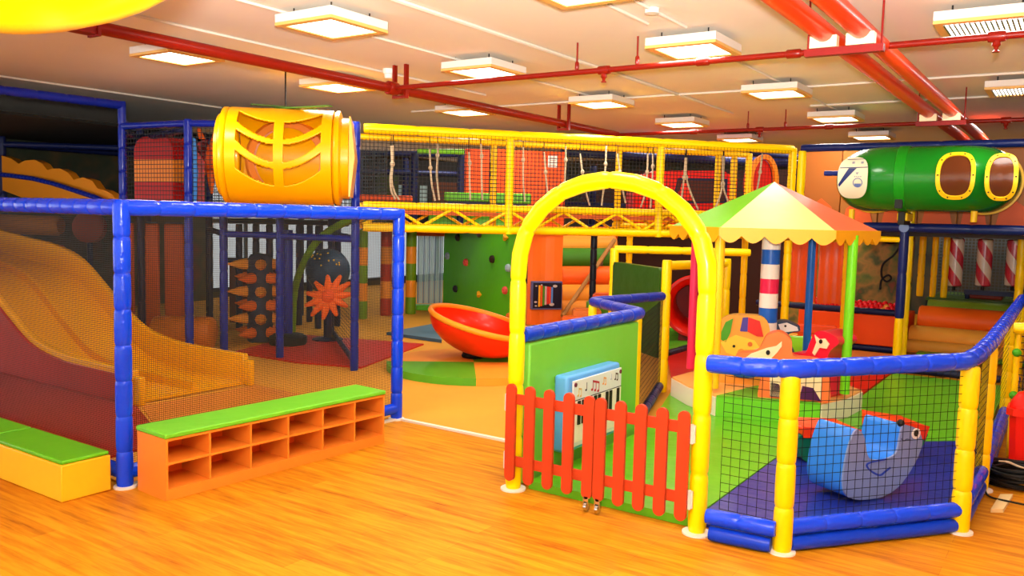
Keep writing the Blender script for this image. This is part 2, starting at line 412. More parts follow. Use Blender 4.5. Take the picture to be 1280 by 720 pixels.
conduit(along(480, 90, 2.6, 7.5), 'white conduit passing the smoke detector')
conduit(along(530, 63, 3, 8), 'white conduit between the two lights by the main pipe tee')
p0 = cx(520, 118); conduit([V((x, cx(850, 118).y+(.03 if i % 2 else 0), CZC)) for i, x in enumerate((-7.2, -5.6, -3.6, -2.4, -1.0, .4))], 'white conduit crossing the ceiling between the thin red pipes')
conduit([V((x, cx(1230, 121).y, CZC)) for x in (-2.6, 1)], 'white conduit crossing behind the orange pipes')
conduit(along(1010, 120, 6.2, 11), 'white conduit beside the light left of the orange pipes')
conduit(along(90, 108, 1, 7), 'white conduit above the dark blue frame by the left edge')
sd = thing('smoke_detector', 'small round smoke detector beside the red main pipe', 'smoke detector', cx(486, 88))
c = cx(486, 88)
MB().lathe([(.05, -.03), (.055, 0), (.055, .014)], (c.x, c.y, CZ-.016), n=18).build('base', WHT, sd)
MB().lathe([(.01, -.075), (.035, -.07), (.042, -.05), (.042, -.031)], (c.x, c.y, CZ-.016), n=18).build('sensor', WHT, sd)
# big yellow lobed dome that hangs into the top left corner
dc = PD(-35, -143, 2.2)
d = thing('hanging_dome', 'big glossy yellow lobed dome in the top left corner', 'ceiling ornament', dc)
rings = []
for i in range(21):
    t = PI*(.001+.998*i/20)
    rings.append([dc + V(((.55*math.sin(t)+.002)*(1+.09*abs(math.sin(4*a))*math.sin(t))*math.cos(a), (.55*math.sin(t)+.002)*(1+.09*abs(math.sin(4*a))*math.sin(t))*math.sin(a), -.36*math.cos(t))) for a in [2*PI*j/64 for j in range(64)]])
MB().loft(rings, 0, False).build('shell', M('#ffe000', .3, .03, 3), d, angle=80)
MB().bar(dc+V((0, 0, .34)), (dc.x, dc.y, CZ), .012, 10).build('rod', WHT, d)
# ------------------------------------------------------------------ blue net enclosure, front left
P1, P2 = V((-4.46, 2.70, 0)), V((-4.36, 4.90, 0)); P0 = V((-7.4, 2.70, 0))
ne = thing('net_enclosure', 'bright blue padded frame with fine dark mesh behind the shoe shelf', 'net fence', P1)
for p in (P1, P2):
    MB().pad([p+V((0, 0, .01)), p+V((0, 0, 1.64))], .046, .2).build('post', BLU, ne)
    MB().lathe([(.062, 0), (.062, .012), (.05, .014)], p, n=18).build('post_foot', WHT, ne)
Z = V((0, 0, 1))
MB().pad([P1+Z*1.6, P2+Z*1.6], .046, .22).build('top_rail', BLU, ne)
MB().pad([P0+Z*1.6, P1+Z*1.6], .046, .14).build('top_rail', BLU, ne)
MB().pad([P1+Z*.09, P2+Z*.09], .042, .25).build('bottom_rail', BLU, ne)
MB().pad([P0+Z*.09, P1+Z*.09], .042, .25).build('bottom_rail', BLU, ne)
MB().quad(P1+Z*.12, P2+Z*.12, P2+Z*1.57, P1+Z*1.57).build('net', NET_FINE, ne)
MB().quad(P0+Z*.12, P1+Z*.12, P1+Z*1.57, P0+Z*1.57).build('net', NET_FINE, ne)

# yellow bench boxes with green pads
def bench(x0, x1, label):
    b = thing('bench_box', label, 'bench', ((x0+x1)/2, 2.48, 0), 'yellow bench boxes')
    MB().box((x0, 2.345, .002), (x1, 2.625, .205)).build('body', M('#ffbf1e', .42, .03, 4), b, bevel=.006)
    MB().box((x0+.006, 2.35, .206), (x1-.006, 2.62, .228)).build('seat_pad', M('#62b81a', .4, .05, 5, .06), b, bevel=.008)
bench(-5.32, -4.475, 'yellow box bench with green top beside the blue corner post')
bench(-6.18, -5.33, 'yellow box bench with green top cut by the left edge')

# shoe shelf
B0, B1 = V((-4.068, 2.70, 0)), V((-3.963, 4.33, 0))
fs = vfr(B0, B1); dep = .297       # n points to +x (the open front)
W = (B1-B0).length
sh = thing('shoe_shelf', 'low orange shoe cubby with a green padded top', 'shelf', B0)
OW = M('#e58628', .42, .05, 8)
OWI = M('#fc7420', .45, .05, 8)
t = .014; hh = .345
MB().box((0, 0, -dep), (t, hh, 0), 0, fs).build('side_panel', OW, sh, smooth=False)
MB().box((W-t, 0, -dep), (W, hh, 0), 0, fs).build('side_panel', OW, sh, smooth=False)
MB().box((t, .0, -.012), (W-t, .062, 0), 0, fs).build('plinth', OW, sh, smooth=False)
MB().box((t, .062, -dep), (W-t, hh, -dep+.01), 0, fs).build('back_panel', OWI, sh, smooth=False)
for z in (.05, .198, hh-t): MB().box((t, z, -dep+.01), (W-t, z+t, -.012 if z < .06 else 0), 0, fs).build('shelf_board', OW, sh, smooth=False)
for i in range(1, 6):
    a = W*i/6
    for z0, z1 in ((.065, .197), (.213, hh-t-.001)): MB().box((a-.006, z0, -dep+.011), (a+.006, z1, -.001), 0, fs).build('divider', OW, sh, smooth=False)
MB().box((-.006, hh+.001, -dep-.005), (W+.006, hh+.03, .008), 0, fs).build('top_pad', M('#6cc42a', .4, .05, 6, .08), sh, bevel=.008)

# ------------------------------------------------------------------ yellow slide
prof = spline([V((-6.25, .05, 0)), V((-6.8, .05, 0)), V((-7.35, .07, 0)), V((-7.85, .17, 0)), V((-8.37, .44, 0)), V((-8.95, .78, 0)), V((-9.5, .92, 0)), V((-10.3, 1.0, 0)), V((-11.0, 1.10, 0)), V((-12.0, 1.45, 0))], 5)
prof = [(p.x, p.y) for p in prof]
sl = thing('slide', 'wide glossy yellow wave slide with dark red side behind the blue mesh', 'slide', (-6.25, 4.4, 0))
SLY = M('#f8b000', .22, .05, 2.5, coat=.4)
ya, yb = 3.86, 5.0
t = MB()
t.loft([[V((x, y, z)) for y, z in ((ya+.06, z), (yb-.06, z), (yb-.06, z-.03), (ya+.06, z-.03))] for x, z in prof]).build('slide_bed', SLY, sl)
for y0, y1 in ((ya, ya+.06), (yb-.06, yb)):
    MB().loft([[V((x, y0, z-.04)), V((x, y1, z-.04)), V((x, y1, z+.25)), V((x, y0, z+.25))] for x, z in prof]).build('side_wall', SLY, sl, bevel=.012)
MB().loft([[V((x, 4.40, z)), V((x, 4.46, z)), V((x, 4.45, z+.07)), V((x, 4.41, z+.07))] for x, z in prof]).build('lane_divider', SLY, sl)
MB().loft([[V((x-.01, ya-.03, 0.013)), V((x-.01, ya-.002, 0.013)), V((x-.01, ya-.002, z+.2)), V((x-.01, ya-.03, z+.2))] for x, z in prof]).build('side_panel', M('#b01606', .3, .1, 3, .1, coat=.3), sl)
for y0 in (ya+.001, yb-.059): MB().box((-6.25, y0, .013), (-6.16, y0+.058, .25)).build('end_block', SLY, sl, bevel=.015)
MB().prism([(-11.5, 2.76), (-5.0, 2.76), (-5.05, 3.35), (-6.12, 3.82), (-11.5, 3.82)], .013, .028).build('landing_mat', M('#981808', .4, .08, 4), sl)
MB().prism([(-6.14, 3.87), (-5.04, 3.36), (-4.62, 3.9), (-4.58, 4.99), (-6.14, 5.0)], .013, .02).build('landing_mat', M('#d8842a', .45, .06, 4), sl)

# ------------------------------------------------------------------ dark blue climbing frame with upper deck, left
QA, QB, QC, QD, QE = V((PD(153, 190, 9.0).x, PD(153, 190, 9.0).y, 0)), V((-7.54, 5.29, 0)), V((-6.03, 6.13, 0)), V((-7.1, 6.09, 0)), V((-7.83, 5.93, 0))
cfm = thing('climbing_structure', 'dark blue padded steel frame of the two level play structure at left', 'climbing frame', QB)
BLUF = M('#0a2290', .3, .08, 9, .2, coat=.4)
def post(p, z1, r=.042, z0=.013, m=BLUF, par=cfm, name='post', sg=.24): return MB().pad([V((p.x, p.y, z0)), V((p.x, p.y, z1))], r, sg).build(name, m, par)
for p, z in ((QA, 2.72), (QB, 2.5), (QC, 2.5), (QD, 1.62), (QE, 1.62)): post(p, z)
QF, QG, QH = V((-8.9, 4.85, 0)), V((-9.1, 5.75, 0)), V((-9.4, 6.9, 0))
QI = V((-10.4, 4.2, 0)); QJ = V((-10.6, 6.8, 0)); QK = V((-8.0, 7.7, 0)); QL = V((-8.6, 8.4, 0)); QN = V((-12, 5.6, 0)); QO = V((-12, 8.4, 0))
for p, z in ((QG, 2.5), (QH, 2.5), (QJ, 2.5), (QK, 1.62), (QL, 2.5), (QN, 2.5), (QO, 2.5), (V((-9.9, 8.9, 0)), 1.62), (V((-11.2, 9.4, 0)), 1.62)): post(p, z, .045, m=NAVY)
def rail(a, b, z, r=.035, m=BLUF, zb=None, par=cfm, name='rail'): return MB().pad([V((a.x, a.y, z)), V((b.x, b.y, z if zb is None else zb))], r, .3, 10).build(name, m, par)
QA0 = V((QA.x-.1, 2.6, 0)); QB0 = V((-8.6, 4.55, 0))
rail(QA, QA0, 2.68, .045); rail(QA, QB, 2.46); rail(QB, QC, 2.46); rail(QA, QG, 2.5)
rail(QC, QD, 1.34); rail(QD, QE, 1.34); rail(QE, QH, 1.34, m=NAVY); rail(QC, QK, 1.34, m=NAVY); rail(QK, QL, 1.34, m=NAVY)
for a, b in ((QB, QG), (QG, QJ), (QG, QH), (QH, QL), (QJ, QN), (QN, QO), (QA, QG)): rail(a, b, 2.4, .04, NAVY)
rail(QC, QK, .1, .03, NAVY)
# deck of the upper level, built round the slide
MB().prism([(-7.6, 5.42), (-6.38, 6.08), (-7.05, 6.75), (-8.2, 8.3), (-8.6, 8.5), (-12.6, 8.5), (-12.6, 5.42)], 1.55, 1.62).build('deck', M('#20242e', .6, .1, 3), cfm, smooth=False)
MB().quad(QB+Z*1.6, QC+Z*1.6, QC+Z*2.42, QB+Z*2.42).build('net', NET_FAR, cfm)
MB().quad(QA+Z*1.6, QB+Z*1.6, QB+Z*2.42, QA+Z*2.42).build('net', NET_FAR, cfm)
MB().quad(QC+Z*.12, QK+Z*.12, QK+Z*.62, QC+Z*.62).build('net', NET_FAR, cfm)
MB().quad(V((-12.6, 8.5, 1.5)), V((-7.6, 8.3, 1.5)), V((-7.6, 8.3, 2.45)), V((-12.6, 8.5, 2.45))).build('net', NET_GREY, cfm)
# dark backing wall and sheet overhead, both added to darken the back left
MB().box((-12.7, 2.9, .02), (-12.62, 9.3, 2.5)).build('dark_backing', MURAL, cfm, smooth=False)
MB().prism([(-12.6, 1.4), (-9.2, 1.4), (-9.2, 8.4), (-12.6, 8.4)], 2.52, 2.55).build('shade_sheet', M('#1a1a16', .8, .1, 3), cfm, smooth=False)

# scalloped slide wall + arched blue pipe of the upper slide
fsc = Fr((0, 5.62, 0), (1, 0, 0), (0, 0, 1))
def q5(px, py): p = PY(px, py, 5.62); return (p.x, p.z)
top = [q5(-30, 200), q5(-12, 196), q5(8, 195), q5(20, 199), q5(28, 205), q5(36, 201), q5(48, 200), q5(58, 205), q5(64, 213), q5(70, 211), q5(80, 211), q5(90, 216), q5(97, 225), q5(108, 222), q5(120, 226), q5(127, 236), q5(136, 238), q5(145, 243), q5(150, 252)]
bot = [q5(150, 268), q5(90, 262), q5(40, 250), q5(0, 235), q5(-30, 228)]
us = thing('scalloped_slide_wall', 'orange brown slide wall with cloud shaped upper edge at the left edge', 'slide', PY(80, 262, 5.62))
MB().prism(top+bot, -.05, .05, 0, fsc).build('panel', M('#e08a1c', .35, .06, 3), us, bevel=.01)
MB().pad([PY(x, y, 5.50) for x, y in ((-40, 219), (-15, 217), (10, 219), (40, 223), (65, 229), (90, 237), (120, 247), (135, 254))], .03, .09, 10).build('arched_pipe', BLUF, us)

# red and orange rounded roll panel on the upper deck
def roll(o, u, w, h, tk, label, z0, cols, edge):
    fr = Fr(V((o.x, o.y, z0)), u, (0, 0, 1))
    t = thing('roll_pad', label, 'padded panel', V((o.x, o.y, z0)))
    n = len(cols)
    for i, c in enumerate(cols):
        b0, b1 = h*i/n, h*(i+1)/n
        if i == n-1:
            R = .17; poly = [(0, b0), (w, b0)] + [(w-R+R*math.cos(a), b1-R+R*math.sin(a)) for a in [PI/2*k/6 for k in range(7)]] + [(R+R*math.cos(a), b1-R+R*math.sin(a)) for a in [PI/2+PI/2*k/6 for k in range(7)]]
        else: poly = [(0, b0), (w, b0), (w, b1), (0, b1)]
        MB().prism(poly, -tk/2, tk/2, 0, fr).build('band', c, t)
    return t
d9 = (V((-.829*.98, -.559*.98, 0)))
o9 = PD(180, 247, 9.65); u9 = PD(228, 247, 9.4)-PD(180, 247, 9.65); u9.z = 0
roll(o9, u9, u9.length, .75, .26, 'rounded padded panel striped red, orange and red beside the yellow pod', 1.64, [M('#c01812', .4), M('#ef8a28', .4), M('#b01410', .4)], None)
o9 = PD(240, 247, 9.4); u9 = PD(255, 247, 9.45)-o9; u9.z = 0
roll(o9, u9, u9.length, .73, .2, 'dark red rounded panel edge between the blue post and the orange spikes', 1.64, [M('#9a1510', .4), M('#9a1510', .4), M('#b01a12', .4)], None)
def star(c, r, n, label, fr, a0=0, rr=.035):
    s = thing('spiky_sun', label, 'climbing toy', c)
    MB().ball(c, (r*.34, r*.34, r*.34), 0, 14, 8).build('hub', M('#e8561a', .5), s)
    for i in range(n):
        a = a0+2*PI*i/n
        d = (fr.u*math.cos(a)+fr.v*math.sin(a))
        MB().tube([c+d*r*.2, c+d*r*.6, c+d*r*.95, c+d*r], lambda k: (rr*1.4, rr*1.1, rr*.6, rr*.15)[k], 8).build('arm', M('#f0661a', .5), s)
    return s
fcam = Fr((0, 0, 0), rt0, (0, 0, 1))
star(PD(262, 200, 9.95), .40, 11, 'orange spiky sun half hidden behind the rounded panel and yellow pod', fcam, .2)
star(PD(411, 371, 9.2), .26, 11, 'orange spiky sun toy low inside the blue cage', Fr((0, 0, 0), rt0, (0, .35, 1)), .15)

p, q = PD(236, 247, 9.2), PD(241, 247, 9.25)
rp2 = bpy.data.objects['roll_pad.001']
MB().prism([(0, 1.64), ((q-p).xy.length, 1.64), ((q-p).xy.length+.03, 2.0), ((q-p).xy.length, 2.36), (0, 2.38)], -.05, .05, 0, vfr(p, q)).build('lit_edge', M('#3c8ce0', .4), rp2)  # strip colour stands for the blue light on the panel edge
# yellow pod with barred window
pc = PD(355, 196, 7.9)
podf = Fr(pc, V((.74, .67, 0)), (0, 0, 1))        # u along the tube, v up, n toward the camera side
pod = thing('yellow_pod', 'big yellow plastic tube pod with a barred window on the upper level', 'play tube', pc)
def ringp(r, u, n=40): return [podf(u, r*math.sin(a), r*math.cos(a)) for a in [2*PI*i/n for i in range(n)]]
R0 = .42
def podwin(a, u): 
    return None
# shell as a grid with window openings cut out (angle x length)
NA, NU = 260, 150; U0, U1 = -.46, .46
def open_at(u, a):
    if math.cos(a) < .05 or abs(u) < .04 or abs(u) > .37: return False
    h = R0*math.sin(a); q = (u/.37)**2
    for lo, hi, dl, dh in ((.12, .275, .15, .10), (-.075, .075, .185, .125), (-.275, -.13, .145, .15)):
        if lo+dl*q < h < hi+dh*q: return True
    return False
vs = []; fs_ = []
for i in range(NU+1):
    u = U0+(U1-U0)*i/NU; vs += [podf(u, R0*math.sin(2*PI*j/NA), R0*math.cos(2*PI*j/NA)) for j in range(NA)]
def idx(i, j): return i*NA+(j % NA)
for i in range(NU):
    for j in range(NA):
        u = U0+(U1-U0)*(i+.5)/NU; a = 2*PI*(j+.5)/NA; a = a-2*PI if a > PI else a
        if not open_at(u, a): fs_.append((idx(i, j), idx(i, j+1), idx(i+1, j+1), idx(i+1, j)))
sb = MB().add(vs, fs_)
o = sb.build('shell', PLASY, pod, angle=60)
sm = o.modifiers.new('thick', 'SOLIDIFY'); sm.thickness = .02; sm.offset = -1
for u0, us_, cl in ((.46, 1, .15), (-.46, -1, .11)):
    MB().lathe([(.40, 0), (.42, .005), (.44, .03), (.44, .06), (.40, .075), (.375, .08), (.375, cl-.005), (.36, cl), (.30, cl), (.29, .02), (.3, 0)], podf(u0, 0, 0), podf.u*us_, 36, caps=False).build('collar', PLASY, pod)
MB().lathe([(.31, 0), (.37, .01), (.40, .05), (.40, .06), (.37, .1), (.31, .11)], podf(0, -.02, -.33), podf.n, 32, caps=False).build('rear_collar', M('#d87a20', .4), pod)
for px_, s_ in ((.5, .42), ):
    MB().prism([(.612, -.36), (.625, -.36), (.665, 0), (.625, .36), (.612, .36)], -.34, .34, 0, podf).build('end_flange', PLASY, pod)
MB().bar(podf(0, R0-.01, -.1), podf(0, CZ-pc.z, -.1), .007, 8).build('hanger', BLK, pod)

MB().box((-.55, -.03, .44), (.55, .03, .452), 0, Fr(pc, V((.99, .1, 0)), V((-.1, .99, 0)), (0, 0, 1))).build('mount_plate', M('#5c8a2c', .5), pod, smooth=False)
MB().box((-.3, -.03, .4525), (.3, .03, .465), 0, Fr(pc, V((.5, .85, 0)), V((-.85, .5, 0)), (0, 0, 1))).build('mount_plate', M('#3c5a1c', .5), pod, smooth=False)
# dark posts and rails deeper inside, in front of the windows
for px, D in ((299, 11.2), (320, 11.6), (337, 11.4), (374, 11.8), (387, 12.2), (398, 11.5)):
    p = PD(px, 330, D); post(p, 1.42, .045, m=NAVY)
for (x0, y0, x1, y1, D) in ((284, 325, 350, 327, 11), (284, 276, 345, 277, 11.3), (350, 277, 436, 280, 11.6)):
    MB().pad([PD(x0, y0, D), PD(x1, y1, D+.2)], .035, .3, 10).build('rail', NAVY, cfm)
p, q = PD(287, 400, 11.7), PD(346, 400, 11.9); f_ = vfr(p, q)
MB().box((0, .05, -.04), ((q-p).xy.length, PD(290, 328, 11.7).z, 0), 0, f_).build('pad', M('#5a1c10', .5, .1, 3), cfm, smooth=False)
# things inside the dark cage: red mat, spike roller, post, ball, green arch
cm = MB().prism([(-7.75, 6.0), (-6.75, 6.02), (-6.05, 6.25), (-6.6, 7.9), (-8.3, 7.4)], .013, .03)
tag(cm.build('red_mat', M('#cc2414', .4, .08, 4, .1), smooth=False), 'red floor mat under the spinning post inside the blue cage', 'mat')
sp = G(360, 433); sp = thing('spinning_post', 'dark blue post on a round black foot standing on the red mat', 'spinner', (sp.x, sp.y, .03))
c = sp.location.copy()
MB().lathe([(.21, 0), (.22, .02), (.22, .09), (.17, .12), (.08, .13)], c, n=24).build('foot', M('#1c2126', .5), sp)
MB().bar(c+Z*.13, c+Z*1.35, .055, 14).build('pole', BLUF, sp)
sr = G(325, 428); sr = V((sr.x, sr.y, .013))
s = thing('spike_roller', 'dark upright roller with rows of orange cone spikes inside the cage', 'climbing toy', sr)
MB().lathe([(.13, 0), (.15, .02), (.15, 1.0), (.11, 1.06), (.0, 1.08)], sr, n=20).build('roller', M('#232a44', .5), s)
for k in range(6):
    z = .12+.165*k
    for j in range(4):
        a = 2*PI*j/4 + (.95 if k % 2 else .2)
        d = V((math.cos(a), math.sin(a), 0)); p = sr+d*.14+Z*z
        MB().tube([p, p+d*.1, p+d*.24], lambda i: (.07, .055, .006)[i], 8).build('spike', M('#f8a030' if k % 2 else '#f0701c', .5), s)
bl = PD(410, 338, 10.4); tag(MB().ball(bl, .27, 0, 24, 14).build('ball', M('#23405a', .4)), 'large dark blue ball behind the orange spiky sun in the cage', 'ball')
dts = MB()
for k in range(14):
    a_ = .9*math.sin(k*2.4)-.1; e_ = .2+.75*((k*.37) % 1); d_ = (-fw*math.cos(a_)*math.cos(e_)+rt0*math.sin(a_)*math.cos(e_)+Z*math.sin(e_)).normalized()
    dts.ball(bl+d_*.27, .012, 0, 6, 4)
_b = bpy.data.objects['ball']; OFF['ball'] = V((0, 0, 0)); dts.build('yellow_dot', M('#e8c040', .5), _b)
bl2 = thing('ball_stand', 'dark stand holding up the large blue ball in the cage', 'stand', (bl.x, bl.y, .013))
MB().lathe([(.16, .0), (.16, .03), (.05, .05), (.05, bl.z-.30), (.16, bl.z-.255)], (bl.x, bl.y, .013), n=16).build('column', NAVY, bl2)
MB().lathe([(.161, 0), (.19, .01), (.19, .03), (.161, .035)], (bl.x, bl.y, .013), n=16).build('rim', NAVY, bl2)
ga = [PD(x, y, d_) for x, y, d_ in ((365, 418, 10.8), (368, 365, 10.7), (379, 330, 10.55), (395, 303, 10.4), (414, 287, 10.3), (437, 276, 10.2), (455, 272, 10.1))]
ga[0].z = .013
t = thing('green_arch', 'green curved padded pipe arching up inside the blue cage', 'arch', ga[0])
MB().pad(spline(ga, 4), .045, .15, 12).build('pipe', M('#7aa81c', .4, .06, 6, .1), t)
cy = G(192, 436); cy2 = G(268, 438); cy.z = cy2.z = .2
c2 = thing('roller_cushion', 'orange cylinder cushion lying behind the slide end', 'cushion', V(((cy.x+cy2.x)/2, (cy.y+cy2.y)/2, .013)))
MB().lathe([(.12, 0), (.17, .02), (.185, .05), (.185, (cy2-cy).length-.05), (.17, (cy2-cy).length-.02), (.12, (cy2-cy).length)], cy, cy2-cy, 24).build('roll', M('#cf7418', .45, .08, 5, .15), c2)
MB().box((-.3, -.08, -.185), (.3, .08, -.12), 0, Fr((cy+cy2)/2, cy2-cy, V((0, 0, 1)).cross(cy2-cy), (0, 0, 1))).build('base', ORGD, c2, smooth=False)
# orange brown hanging panels in the dark
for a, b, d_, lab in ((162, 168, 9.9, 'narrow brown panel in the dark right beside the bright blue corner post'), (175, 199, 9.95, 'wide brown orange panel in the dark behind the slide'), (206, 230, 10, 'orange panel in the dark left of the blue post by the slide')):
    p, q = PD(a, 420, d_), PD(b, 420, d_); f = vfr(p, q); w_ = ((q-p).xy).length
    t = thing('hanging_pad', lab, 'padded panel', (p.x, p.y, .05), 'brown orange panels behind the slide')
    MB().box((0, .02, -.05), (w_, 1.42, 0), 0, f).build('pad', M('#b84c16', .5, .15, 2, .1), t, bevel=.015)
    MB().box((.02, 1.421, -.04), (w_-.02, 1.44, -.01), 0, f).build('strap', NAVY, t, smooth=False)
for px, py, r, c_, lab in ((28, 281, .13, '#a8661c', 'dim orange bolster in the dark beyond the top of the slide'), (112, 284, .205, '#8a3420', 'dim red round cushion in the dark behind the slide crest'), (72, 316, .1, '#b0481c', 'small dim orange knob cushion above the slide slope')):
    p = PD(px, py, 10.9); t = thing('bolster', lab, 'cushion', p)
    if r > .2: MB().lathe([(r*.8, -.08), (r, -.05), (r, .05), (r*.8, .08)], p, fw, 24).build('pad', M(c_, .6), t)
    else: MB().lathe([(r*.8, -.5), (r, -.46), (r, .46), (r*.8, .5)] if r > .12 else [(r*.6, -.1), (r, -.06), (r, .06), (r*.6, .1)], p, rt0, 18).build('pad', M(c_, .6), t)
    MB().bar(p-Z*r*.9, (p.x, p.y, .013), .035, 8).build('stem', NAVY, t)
# ------------------------------------------------------------------ yellow net walkway (truss bridge) across the middle
T0 = QC + V((.05, .055, 0)); T1 = V((-2.80, 9.80, 0)); TD = (T1-T0).normalized(); TN = V((TD.y, -TD.x, 0))  # TN toward the camera
TL = (T1-T0).length
br = thing('net_walkway', 'yellow padded truss walkway with black net sides crossing the room', 'walkway', T0)
def tp(s_, z, back=0): return T0 + TD*s_ + V((0, 0, z)) - TN*back
def sof(px, py=270):
    p = PP(px, py, T0, T1); return (p-T0).xy.dot(TD.xy)
def beam(back, z, r=.042, m=YEL, s0=0, s1=None): return MB().pad([tp(s0, z, back), tp(TL if s1 is None else s1, z, back)], r, .55, 12).build('rail', m, br)
beam(0, 2.44, .05); beam(0, 1.685, .038); beam(0, 1.465, .045)
BK = .95
beam(BK, 2.44, .035, YELB); beam(BK, 1.685, .035, YELB); beam(BK, 1.465, .035, YELB)
nz = 8
for back, r_, mm in ((0, .016, YEL), (BK, .016, YELB)):
    for i in range(nz):
        a, b = TL*i/nz, TL*(i+.5)/nz; c = TL*(i+1)/nz
        if back == 0 or i % 1 == 0:
            MB().bar(tp(a, 1.49, back), tp(b, 1.665, back), r_, 8).build('brace', mm, br); MB().bar(tp(b, 1.665, back), tp(c, 1.49, back), r_, 8).build('brace', mm, br)
for px in (637, 825):
    s_ = sof(px, 220); MB().pad([tp(s_, 1.42), tp(s_, 2.40)], .045, .3).build('post', YEL, br)
for px in (614, 787, 923, 945):
    s_ = sof(px, 220)+.25; MB().pad([tp(s_, 1.42, BK), tp(s_, 2.41, BK)], .04, .3).build('post', YELB, br)
MB().pad([tp(TL, .054), tp(TL, 2.46)], .045, .3).build('post', YEL, br)
MB().pad([tp(TL, .054, BK), tp(TL, 2.46, BK)], .04, .3).build('post', YELB, br)
MB().prism([(0, 0), (TL, 0), (TL, BK), (0, BK)], 1.60, 1.64, 0, Fr(T0, TD, -TN, (0, 0, 1))).build('walk_board', M('#b5521c', .6, .1, 4), br, smooth=False)
MB().net(tp(.05, 1.50)+TN*.05, tp(TL-.05, 1.50)+TN*.05, tp(TL-.05, 2.42)+TN*.05, tp(.05, 2.42)+TN*.05, .04, .0017).build('net', NETD, br, smooth=False)
MB().quad(tp(.05, 1.70, BK-.04), tp(TL-.05, 1.70, BK-.04), tp(TL-.05, 2.42, BK-.04), tp(.05, 2.42, BK-.04)).build('net', NET_FAR, br)
# ropes hanging in the walkway
def rope(pxs, lab):
    L = [tp(sof(x, y), 0, .4) for x, y in pxs]; pts = []
    for (x, y), g in zip(pxs, L):
        d = ray(x, y); k = (g-EYE).xy.length/d.xy.length; pts.append(EYE+d*k)
    t = thing('knotted_rope', lab, 'rope', pts[0], 'ropes in the net walkway')
    MB().tube(spline(pts, 5), .011, 6).build('strand', ROPE, t)
    k = pts[len(pts)//3]; MB().ball(k, (.022, .022, .03), 0, 8, 6).build('knot', ROPE, t)
    MB().bar(pts[0], (pts[0].x, pts[0].y, 2.46), .005, 5).build('tie', BLK, t)
rope([(489, 182), (490, 205), (488, 222), (489, 238), (494, 249)], 'beige rope of the twisted pair next to the tall blue post, ending left')
rope([(491.5, 182), (491, 205), (489.6, 225), (493, 240), (499, 250)], 'beige rope of the twisted pair next to the tall blue post, ending right')
rope([(537, 186), (538, 210), (540, 232), (544, 251)], 'beige rope hanging slightly slanted left of the green roller')
rope([(547, 180), (547, 194), (546, 220), (549, 250)], 'beige rope with a big knot below the green roller end')
rope([(586, 190), (587, 204), (587, 225), (588, 250)], 'short beige rope over the left orange wall panel')
rope([(601, 180), (602, 195), (602, 222), (603, 250)], 'beige rope over the left orange wall panel beside the yellow posts')
rope([(654, 184), (654, 200), (654, 225), (656, 252)], 'beige rope at the left side of the right orange wall panel')
rope([(680, 190), (682, 215), (684, 238), (686, 255)], 'beige rope crossing the small white notice on the orange panel')
rope([(707, 183), (707, 200), (706, 222), (705, 248)], 'beige rope at the edge between orange panel and dark net')
rope([(725, 192), (728, 215), (732, 238), (737, 257)], 'beige rope right of the orange panel, slanting down over the arch')
rope([(758, 182), (757, 205), (755, 232), (752, 257)], 'long straight beige rope behind the top of the yellow arch')
rope([(772, 192), (775, 215), (778, 235), (782, 254)], 'beige rope beside the long straight one behind the arch')
rope([(810, 192), (809, 215), (807, 240), (801, 259)], 'beige rope left of the right tall yellow post')
rope([(816, 192), (816, 208), (815, 235), (813, 260)], 'beige rope directly beside the right tall yellow post')
rope([(857, 197), (855, 222), (853, 240), (850, 262)], 'left strand of the V rope over the red tunnel window')
rope([(858, 197), (858, 222), (865, 245), (873, 262)], 'right strand of the V rope over the red tunnel window')
rope([(904, 195), (903, 230), (899, 248), (893, 262)], 'left strand of the forked rope by the twin yellow posts')
rope([(905, 195), (904, 230), (908, 246), (914, 260)], 'right strand of the forked rope by the twin yellow posts')
rope([(953, 192), (950, 215), (946, 240), (942, 258)], 'beige rope in front of the orange oval opening')

# ------------------------------------------------------------------ behind and under the walkway
# striped padded columns
def column(px, py, r, cols, lab, ztop=1.36):
    p = G(px, py, .013); t = thing('striped_column', lab, 'padded column', p, 'striped padded columns')
    n = len(cols)
    for i, c in enumerate(cols):
        z0, z1 = (ztop-p.z)*i/n, (ztop-p.z)*(i+1)/n
        MB().lathe([(r*.97, z0), (r, z0+.012), (r, z1-.012), (r*.97, z1)], p, n=20).build('band', c, t)
SO, SG, SR = M('#f59a2c', .4), M('#6f9a22', .4), M('#b83210', .4)
column(452, 398, .085, [SG, SO, SG, SO, SG], 'green and orange striped column half hidden by the blue cage post')
column(482, 394, .09, [SR, SO, SR, SO, SR], 'red and orange striped column left of the blue frame post')
column(513, 392, .085, [SG, SO, SG, SO, SG], 'green and orange striped column right of the blue frame post')
# strip curtain
a, b = G(521, 388), G(553, 388); f = vfr(a, b)
t = thing('strip_curtain', 'pale blue strip curtain hanging left of the green climbing wall', 'curtain', a)
w_ = (b-a).xy.length
for i in range(14):
    MB().box((w_*i/14, .12, -.003+.006*(i % 2)), (w_*(i+.86)/14, 1.25, .001+.006*(i % 2)), 0, f).build('strip', film('#a8d4da' if i % 3 else '#6d98b4', .8, .35, 'curtain_strip'), t, smooth=False)
MB().box((-.02, 1.25, -.02), (w_+.02, 1.31, .03), 0, f).build('rail', ORGD, t, smooth=False)
MB().box((-.02, .0, -.1), (w_+.02, .1, .1), 0, f).build('sill', GRNL, t, bevel=.02)
